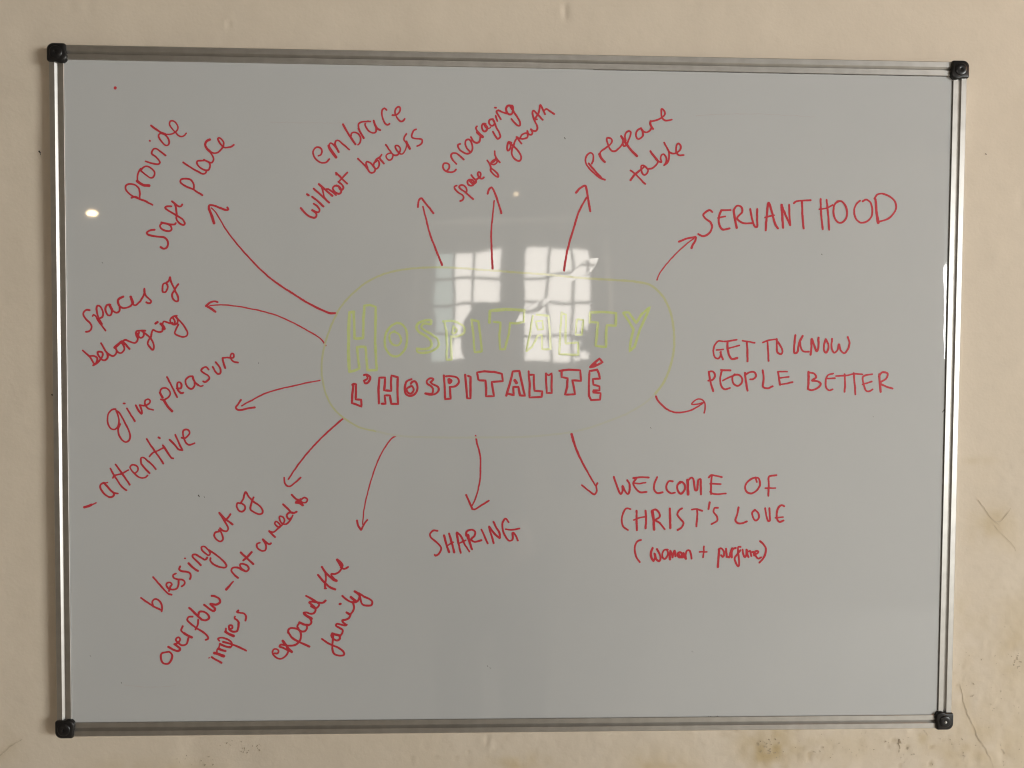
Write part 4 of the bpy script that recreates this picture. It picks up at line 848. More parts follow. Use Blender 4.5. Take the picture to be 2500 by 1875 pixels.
('handwriting', 'red handwriting reading spaces of belonging', 'red', """
250,250,0:-5502 1102 -5537 1108 -5577 1075 -5581 1044 -5547 988 -5500 941 -5477 893 -5493 845 -5517 829 -5548 825
233,233,0:-5464 1030 -5452 1045 -5429 1033 -5390 966 -5344 902 -5301 841
345,345,0:-5390 997 -5351 926
250,250,0:-5370 1002 -5339 1018 -5330 1070 -5342 1117 -5365 1153 -5396 1163 -5412 1132 -5405 1077 -5390 1013
259,259,0:-5235 1178 -5274 1173 -5298 1125 -5291 1078 -5264 1038 -5233 1039 -5216 1078 -5228 1134 -5247 1174
345,345,0:-5247 1174 -5216 1110
250,250,0:-5216 1110 -5185 1083 -5150 1075 -5122 1095 -5118 1151 -5137 1222
294,294,0:-5073 1280 -5117 1258 -5140 1222 -5129 1175 -5110 1151
251,251,0:-5110 1151 -5075 1135 -5027 1140 -4972 1168 -4948 1208
363,363,0:-4975 1279 -4960 1240 -4950 1204
251,251,0:-4971 1271 -4952 1216 -4945 1180 -4917 1172 -4870 1209 -4830 1265 -4802 1329 -4801 1384
311,311,0:-4801 1380 -4800 1349
251,251,0:-4800 1337 -4775 1289 -4743 1258 -4716 1226 -4728 1202 -4752 1198 -4779 1212
243,243,0:-4502 1443 -4525 1462 -4557 1450 -4569 1394 -4566 1347 -4538 1343 -4510 1379 -4502 1419 -4518 1463 -4486 1491 -4474 1539
251,251,0:-4474 1539 -4458 1475 -4412 1372 -4369 1269 -4374 1229 -4405 1229 -4444 1276 -4448 1316 -4420 1364 -4388 1420 -4364 1448
250,250,0:-5594 583 -5544 538 -5505 503 -5466 439 -5439 407 -5411 447 -5411 487 -5450 515 -5497 511
259,259,0:-5463 391 -5411 423 -5364 472 -5336 528 -5343 560 -5379 569 -5402 559 -5395 527 -5356 472 -5317 456 -5277 496 -5281 544
259,259,0:-5358 678 -5323 616 -5281 552 -5245 524 -5206 513 -5167 545 -5158 577
363,363,0:-5186 624 -5142 661 -5106 697
251,251,0:-5174 609 -5143 561 -5104 553 -5064 593 -5064 633 -5087 673 -5110 697
294,294,0:-5094 705 -5040 657 -4997 606
251,251,0:-5079 705 -5051 725 -5008 709 -4961 690 -4921 686 -4894 714 -4889 762
364,364,0:-4909 810 -4893 762
251,251,0:-4794 843 -4849 846 -4908 834 -4913 810
251,251,0:-4873 818 -4881 778 -4854 750 -4818 771 -4814 819 -4834 838
251,251,0:-4826 834 -4779 795 -4732 751 -4693 684 -4686 620 -4698 596 -4733 628 -4764 675 -4748 723 -4724 763 -4712 819 -4692 855 -4652 836 -4613 828 -4578 840 -4569 884
364,364,0:-4593 932 -4565 904 -4550 872
234,234,0:-4573 932 -4557 964 -4517 957 -4474 941 -4447 949
295,295,0:-4663 939 -4637 957
243,243,0:-4391 1041 -4438 1029 -4474 989 -4466 949 -4431 929 -4415 965 -4438 1013
243,243,0:-4462 941 -4423 925 -4383 950 -4379 990 -4414 1037
235,235,0:-4399 1029 -4344 966 -4289 894 -4254 823 -4266 783 -4306 766 -4361 778 -4416 814 -4400 862 -4369 926
"""),
('handwriting', 'red handwriting reading give pleasure', 'red', """
225,225,0:-5182 -174 -5225 -180 -5272 -232 -5288 -301 -5278 -371 -5244 -427 -5197 -440 -5159 -413 -5141 -344 -5149 -266 -5174 -197
244,244,0:-5174 -197 -5140 -218 -5090 -300 -5040 -404 -5002 -500 -5007 -569 -5050 -604 -5109 -570 -5143 -500 -5151 -440 -5124 -370
244,244,0:-5037 -166 -4987 -248 -4937 -330
225,225,0:-5079 -101 -5061 -101
263,263,0:-4922 -122 -4893 -187 -4850 -234 -4850 -178 -4871 -122
235,235,0:-4871 -122 -4807 -126 -4755 -100 -4738 -65 -4768 -43 -4802 -61 -4802 -117 -4764 -165 -4701 -182
244,244,0:-4601 -47 -4563 -55
338,338,0:-4563 -55 -4517 -133 -4461 -198
225,225,0:-4550 -47 -4499 -12 -4481 40 -4506 88 -4553 103 -4600 83 -4613 40
319,319,0:-4613 40 -4580 -21
244,244,0:-4522 248 -4463 127 -4392 -16
273,273,0:-4395 97 -4344 102 -4335 136 -4356 175 -4386 171 -4391 128 -4374 67 -4340 37 -4312 43
245,245,0:-4197 259 -4240 250 -4283 206 -4275 145 -4237 98 -4198 98 -4168 137 -4168 181
282,282,0:-4193 254 -4164 181 -4121 142
207,207,0:-4121 142 -4087 127 -4061 138
245,245,0:-3987 346 -4017 377 -4060 363 -4081 333 -4043 298 -3992 268 -3975 238 -4001 203 -4035 181 -4059 192
255,255,0:-3931 381 -3906 330 -3863 286 -3833 304 -3841 373 -3895 442
264,264,0:-3773 369 -3794 434 -3806 495
236,236,0:-3806 495 -3759 504 -3708 500 -3665 505 -3665 544 -3686 558 -3703 535 -3699 487 -3665 452 -3609 440
"""),
('handwriting', 'red handwriting reading attentive after a dash', 'red', """
323,323,0:-5594 -1455 -5546 -1442 -5502 -1423
194,194,0:-5502 -1423 -5444 -1399
194,194,0:-5341 -1134 -5315 -1137 -5293 -1131
259,259,0:-5341 -1134 -5382 -1157 -5388 -1187 -5368 -1239 -5324 -1292 -5273 -1322 -5229 -1315 -5210 -1284 -5236 -1247
275,275,0:-5341 -1134 -5294 -1187 -5243 -1247 -5206 -1269
243,243,0:-5214 -1266 -5162 -1275
243,243,0:-5255 -947 -5219 -1022 -5168 -1104 -5103 -1194 -5052 -1232
259,259,0:-5188 -898 -5130 -977 -5065 -1074 -5011 -1160
226,226,0:-5225 -1071 -5204 -1044 -5108 -1014 -5023 -965
227,227,0:-4939 -1006 -4906 -976 -4905 -931 -4938 -905 -4982 -901 -5005 -931 -4987 -969 -4947 -1014 -4895 -1059 -4851 -1072 -4807 -1063 -4779 -1040
275,275,0:-4861 -886 -4821 -939 -4755 -1010
235,235,0:-4861 -886 -4866 -841 -4857 -807 -4827 -807 -4776 -849 -4717 -901 -4672 -957
251,251,0:-4788 -564 -4737 -646 -4679 -728 -4621 -811 -4577 -882
219,219,0:-4757 -792 -4701 -736 -4642 -713 -4576 -676
276,276,0:-4579 -642 -4532 -720 -4488 -788
227,227,0:-4488 -788 -4470 -810 -4448 -814
275,275,0:-4637 -542 -4620 -551
268,268,0:-4490 -572 -4435 -630 -4377 -698 -4332 -705
252,252,0:-4329 -705 -4369 -623 -4420 -506
244,244,0:-4342 -544 -4302 -551 -4257 -517 -4235 -480 -4253 -446 -4286 -435 -4316 -450 -4320 -495 -4306 -555 -4280 -615 -4236 -637 -4173 -615
"""),
('handwriting', 'red handwriting reading blessing out of overflow, not a need to impress', 'red', """
258,258,0:-4878 -2648 -4802 -2705 -4721 -2758 -4630 -2805
258,258,0:-4721 -2763 -4731 -2700 -4700 -2664 -4659 -2675 -4619 -2722 -4609 -2785 -4615 -2826
258,258,0:-4723 -2372 -4647 -2461 -4567 -2555 -4521 -2597 -4485 -2607
258,258,0:-4516 -2560 -4500 -2503 -4479 -2472 -4500 -2446 -4540 -2451 -4551 -2482 -4515 -2529 -4465 -2540 -4413 -2524 -4393 -2477 -4390 -2420
247,247,0:-4427 -2326 -4463 -2347 -4458 -2378 -4402 -2404 -4341 -2410 -4311 -2441 -4321 -2477 -4352 -2498
270,270,0:-4370 -2232 -4383 -2274 -4350 -2295 -4289 -2305 -4249 -2321 -4234 -2363 -4244 -2399
303,303,0:-4260 -2196 -4207 -2248 -4141 -2293
224,224,0:-4311 -2124 -4302 -2128
270,270,0:-4105 -2217 -4156 -2160 -4206 -2107 -4206 -2081 -4175 -2076 -4114 -2108 -4053 -2144 -4028 -2134 -4020 -2118
247,247,0:-4007 -2019 -4052 -1972 -4088 -1977 -4088 -2014 -4053 -2056 -4002 -2087 -3981 -2066 -4001 -2019
259,259,0:-4001 -2019 -3930 -2066 -3849 -2129 -3788 -2192 -3772 -2234 -3798 -2252 -3870 -2239 -3951 -2197 -3982 -2155 -3976 -2124
247,247,0:-3847 -1754 -3867 -1775 -3913 -1785 -3929 -1827 -3898 -1879 -3847 -1905 -3817 -1879 -3821 -1827 -3852 -1764 -3867 -1754
247,247,0:-3852 -1733 -3816 -1764 -3765 -1770 -3744 -1738 -3775 -1671 -3815 -1598 -3861 -1530
270,270,0:-3861 -1530 -3784 -1608 -3688 -1681
270,270,0:-3779 -1624 -3743 -1587 -3715 -1546
248,248,0:-3584 -1405 -3625 -1400 -3635 -1442 -3610 -1494 -3569 -1515 -3528 -1483 -3528 -1437 -3569 -1405 -3589 -1405
248,248,0:-3584 -1400 -3548 -1338 -3517 -1255 -3476 -1317 -3415 -1379 -3344 -1431 -3298 -1494 -3303 -1530 -3344 -1546 -3416 -1515 -3456 -1483 -3441 -1400 -3415 -1322
263,263,0:-4552 -3368 -4616 -3385 -4626 -3457 -4596 -3515 -4540 -3523 -4490 -3465 -4482 -3400 -4524 -3364 -4552 -3368
310,310,0:-4531 -3296 -4468 -3335 -4397 -3355 -4376 -3329 -4453 -3263
263,263,0:-4453 -3263 -4411 -3249 -4375 -3199 -4403 -3170 -4432 -3206 -4397 -3249 -4355 -3278 -4298 -3264 -4270 -3185
263,263,0:-4343 -3026 -4360 -3084 -4325 -3120
341,341,0:-4325 -3120 -4276 -3149 -4227 -3174
264,264,0:-4214 -2897 -4261 -2904 -4282 -2940 -4240 -2990 -4170 -3048 -4086 -3099 -4023 -3158 -4016 -3194 -4044 -3208
248,248,0:-4177 -3070 -4149 -3013 -4141 -2940
310,310,0:-4256 -2784 -4197 -2839 -4141 -2897 -4092 -2941
279,279,0:-4141 -2897 -4126 -2840 -4070 -2833 -4007 -2883 -4000 -2920 -4043 -2948 -4099 -2941
295,295,0:-4062 -2743 -3985 -2804 -3936 -2826 -3922 -2797 -3985 -2732 -3914 -2740 -3858 -2711 -3865 -2668 -3914 -2632 -3963 -2624
341,202,0:-3775 -2539 -3730 -2489 -3684 -2434
264,264,0:-3623 -2388 -3673 -2345 -3708 -2294 -3693 -2258 -3630 -2251 -3574 -2280 -3517 -2302 -3482 -2273 -3496 -2230 -3559 -2201 -3594 -2208 -3581 -2259 -3531 -2295
295,295,0:-3584 -2053 -3502 -2130 -3422 -2205
295,295,0:-3552 -2158 -3502 -2115 -3443 -2048
249,249,0:-3335 -1922 -3375 -1943 -3368 -1993 -3318 -2029 -3269 -2022 -3255 -1965 -3297 -1879
280,280,0:-3297 -1879 -3247 -1922 -3212 -1943 -3191 -1929
280,280,0:-3141 -1850 -3212 -1771
233,233,0:-3212 -1771 -3162 -1785 -3106 -1742 -3070 -1707 -3077 -1678 -3126 -1642 -3141 -1671 -3098 -1714 -3049 -1692 -3013 -1628 -3034 -1585 -3077 -1577 -3077 -1620 -3042 -1671 -2992 -1678 -2936 -1621 -2907 -1563
264,264,0:-2907 -1527 -2957 -1527 -2985 -1563 -2957 -1613 -2921 -1592
280,280,0:-3034 -1417 -2963 -1484 -2907 -1535 -2857 -1513
264,264,0:-2921 -1291 -2864 -1348 -2822 -1362
373,373,0:-2843 -1355 -2794 -1398
249,249,0:-2871 -1398 -2822 -1405 -2772 -1434 -2794 -1398 -2864 -1377
233,233,0:-2801 -1355 -2751 -1327 -2716 -1355 -2737 -1391 -2794 -1384 -2808 -1348
280,280,0:-3968 -3440 -3905 -3479 -3841 -3513
171,171,0:-4006 -3450 -3998 -3447
404,404,0:-3932 -3382 -3869 -3404 -3812 -3426
342,342,0:-3882 -3325 -3833 -3347 -3791 -3358
233,233,0:-3904 -3375 -3897 -3339 -3875 -3317
311,311,0:-3861 -3267 -3790 -3296 -3727 -3311
218,218,0:-3875 -3310 -3861 -3267
249,249,0:-3868 -3223 -3889 -3194 -3832 -3180 -3748 -3210 -3705 -3253 -3713 -3297 -3741 -3304
280,280,0:-3818 -3238 -3734 -3260 -3621 -3304 -3522 -3356
373,373,0:-3789 -3101 -3740 -3133 -3684 -3157
233,233,0:-3782 -3087 -3782 -3058
280,280,0:-3740 -3072 -3697 -3051 -3704 -3015 -3740 -3022 -3733 -3072 -3691 -3102 -3641 -3095 -3620 -3044 -3615 -2986
249,249,0:-3661 -2900 -3668 -2921 -3633 -2950 -3609 -2986
264,264,0:-3619 -2820 -3640 -2842 -3590 -2849 -3541 -2864 -3517 -2900 -3527 -2955
"""),
('handwriting', 'red handwriting reading expand the family', 'red', """
249,249,0:-3151 -3392 -3110 -3393 -3098 -3360 -3119 -3339 -3159 -3342 -3176 -3374 -3160 -3420 -3115 -3457 -3065 -3467 -3015 -3439 -2983 -3403 -2970 -3357 -2988 -3320
358,358,0:-3042 -3227 -2997 -3292 -2961 -3338 -2925 -3375
278,278,0:-2925 -3375 -2988 -3347 -3042 -3319 -3083 -3301 -3069 -3278 -3015 -3282 -2961 -3292 -2897 -3288 -2852 -3265 -2816 -3219 -2802 -3155 -2815 -3099 -2860 -3067 -2924 -3057 -2964 -3075 -2969 -3117
299,299,0:-2969 -3117 -2924 -3182 -2843 -3237 -2770 -3270 -2694 -3305
259,259,0:-2833 -3067 -2851 -3034 -2824 -2993
269,269,0:-2838 -3076 -2797 -3104 -2752 -3100 -2725 -3063 -2725 -3035
338,338,0:-2820 -2984 -2770 -3007 -2707 -3021
269,269,0:-2707 -3021 -2670 -2999 -2670 -2952 -2715 -2902 -2761 -2869
378,378,0:-2761 -2869 -2715 -2902 -2666 -2934
269,269,0:-2765 -2855 -2733 -2851 -2679 -2869 -2634 -2860 -2611 -2815 -2625 -2778
289,289,0:-2625 -2778 -2670 -2741 -2697 -2717 -2652 -2708 -2606 -2713
269,269,0:-2670 -2768 -2616 -2796 -2579 -2773 -2566 -2741 -2588 -2723
289,289,0:-2737 -2628 -2670 -2667 -2588 -2713 -2543 -2723 -2507 -2718 -2482 -2694
299,299,0:-2579 -2353 -2525 -2419 -2470 -2475 -2407 -2525 -2357 -2544
259,259,0:-2493 -2532 -2471 -2533
259,259,0:-2484 -2530 -2489 -2475 -2475 -2410 -2479 -2328
299,299,0:-2529 -2249 -2488 -2309 -2416 -2383 -2371 -2420 -2339 -2429
339,339,0:-2398 -2374 -2366 -2411 -2339 -2429
259,259,0:-2398 -2369 -2407 -2342 -2362 -2342 -2316 -2323 -2280 -2282 -2257 -2227
398,398,0:-2325 -2153 -2298 -2199 -2271 -2236
259,259,0:-2334 -2149 -2289 -2176 -2257 -2227 -2271 -2245 -2298 -2209
259,259,0:-2280 -2250 -2244 -2273 -2217 -2269 -2185 -2248
270,270,0:-2528 -3204 -2471 -3249 -2390 -3291 -2299 -3333 -2245 -3380 -2240 -3417 -2281 -3430 -2363 -3407 -2390 -3360 -2390 -3277 -2385 -3203 -2381 -3166
280,280,0:-2353 -3148 -2394 -3134 -2408 -3161 -2381 -3203 -2326 -3227 -2294 -3204 -2299 -3167 -2353 -3148
339,339,0:-2394 -3134 -2344 -3148 -2290 -3162
270,270,0:-2290 -3162 -2263 -3130 -2258 -3088 -2299 -3056 -2344 -3028 -2335 -3005 -2281 -3014 -2217 -3024 -2203 -3015
270,270,0:-2213 -3015 -2253 -2982 -2262 -2959 -2217 -2950 -2172 -2927 -2154 -2881
339,339,0:-2208 -2855 -2158 -2881
270,270,0:-2158 -2881 -2122 -2835 -2108 -2780 -2126 -2715
299,299,0:-2296 -2742 -2283 -2736
279,279,0:-2262 -2632 -2190 -2692 -2126 -2720
359,359,0:-2149 -2651 -2090 -2697
270,270,0:-2126 -2720 -2081 -2715 -2045 -2679 -2035 -2633 -2040 -2596
359,359,0:-2099 -2573 -2040 -2614
270,270,0:-2045 -2596 -1972 -2642 -1899 -2679 -1867 -2716 -1881 -2758 -1954 -2762 -1999 -2744 -2017 -2697 -2031 -2633
"""),
('arrow', 'curved red arrow to spaces of belonging', 'red', """
189,179,0:-2473 667 -2526 739 -2612 806 -2756 887 -2918 972 -3090 1048 -3281 1104 -3471 1145 -3661 1175 -3832 1187 -3966 1175
313,313,0:-3895 1096 -3956 1141 -4013 1170
313,230,0:-4013 1170 -3965 1213 -3908 1230 -3866 1221
"""),
('arrow', 'red arrow to give pleasure', 'red', """
179,211,0:-2551 211 -2709 182 -2901 137 -3093 92 -3266 34 -3429 -49 -3563 -124
263,263,0:-3572 -50 -3611 -108 -3639 -152 -3620 -176 -3563 -179 -3477 -156 -3396 -146
"""),
('arrow', 'red arrow to blessing', 'red', """
241,208,0:-2253 -289 -2351 -375 -2460 -471 -2590 -602 -2720 -748 -2849 -915 -2964 -1088
230,230,0:-3019 -1064 -3009 -1136 -2984 -1172 -2939 -1177 -2880 -1136 -2800 -1064
"""),
('arrow', 'long thin red arrow to expand the family', 'red', """
198,154,0:-1552 -509 -1612 -544 -1702 -660 -1782 -812 -1862 -1024 -1922 -1237 -1972 -1459 -1997 -1682
287,287,0:-2067 -1632 -2052 -1703 -2017 -1753
243,243,0:-2012 -1753 -1982 -1692 -1931 -1624
"""),
('handwriting', 'small red words woman + purfume in brackets', 'red', """
258,258,0:1695 -1894 1656 -1906 1621 -1962 1615 -2023 1627 -2093 1654 -2154 1685 -2193
326,326,0:1853 -2002 1833 -2067 1846 -2146 1868 -2176
288,288,0:1868 -2176 1889 -2137 1880 -2076
288,288,0:1888 -2085 1907 -2155 1946 -2181 1963 -2146 1949 -2085 1914 -2019
259,259,0:2058 -2028 2014 -2028 1989 -2068 1989 -2129 2020 -2151 2050 -2120 2063 -2068 2049 -2028
326,326,0:2090 -2155 2085 -2098 2093 -2046
288,288,0:2093 -2046 2111 -2077 2125 -2129
288,288,0:2125 -2129 2133 -2077 2154 -2037 2159 -2081 2164 -2112
307,307,0:2224 -2059 2194 -2077 2203 -2120 2234 -2129 2251 -2094 2233 -2064 2202 -2068 2225 -2120 2260 -2129 2272 -2077
327,327,0:2272 -2077 2295 -2138 2304 -2147
260,260,0:2304 -2151 2303 -2077 2320 -2038 2350 -2038 2368 -2077 2383 -2151
231,231,0:2486 -2055 2587 -2057
231,231,0:2546 -1981 2543 -2060 2535 -2130
309,309,0:2739 -2262 2742 -2174 2749 -2069 2753 -2017
270,270,0:2744 -2025 2774 -2008 2806 -2034 2819 -2087 2803 -2126 2780 -2104
280,280,0:2845 -2013 2850 -2078 2864 -2122 2890 -2131 2903 -2069
270,270,0:2855 -2126 2903 -2113 2915 -2043 2928 -2008
290,290,0:2921 -2131 2924 -2061 2937 -2017 2972 -2004
270,270,0:3042 -1989 3011 -1991 3007 -2043 3018 -2131 3024 -2236 3011 -2254 2979 -2201 2961 -2148 2986 -2105 3038 -2035
271,271,0:3069 -2026 3078 -2087 3101 -2131 3118 -2105 3121 -2026
290,290,0:3126 -2035 3136 -2096 3149 -2127
271,271,0:3152 -2052 3170 -2044 3189 -2114
271,271,0:3197 -2061 3214 -2057 3228 -2105
271,271,0:3223 -2079 3263 -2083 3284 -2053 3258 -2044 3236 -2061 3250 -2114 3286 -2149 3321 -2132
271,271,0:3304 -1913 3353 -1957 3385 -2018 3377 -2088 3347 -2149 3300 -2202
"""),
('arrow', 'small red arrow to SERVANTHOOD', 'red', """
182,172,0:1869 1562 1890 1624 1935 1697 2007 1789 2098 1890 2193 1984 2284 2062 2352 2110
278,278,0:2155 2067 2219 2095 2283 2119 2375 2131
294,294,0:2322 1987 2340 2033 2371 2079 2380 2124
"""),
('arrow', 'curled red arrow to GET TO KNOW', 'red', """
270,206,0:1873 24 1896 -25 1959 -95 2035 -153 2107 -183 2183 -190 2272 -178 2361 -149 2441 -106 2516 -53
197,197,0:2516 -53 2472 -66 2414 -80 2354 -78 2382 -40 2422 -13 2462 -9 2503 -24 2530 -62 2535 -111 2531 -155 2524 -193
"""),
('ink_dot', 'single red dot near the top left corner', 'red', """
370,370,0:-5149 3947 -5148 3943
"""),
]
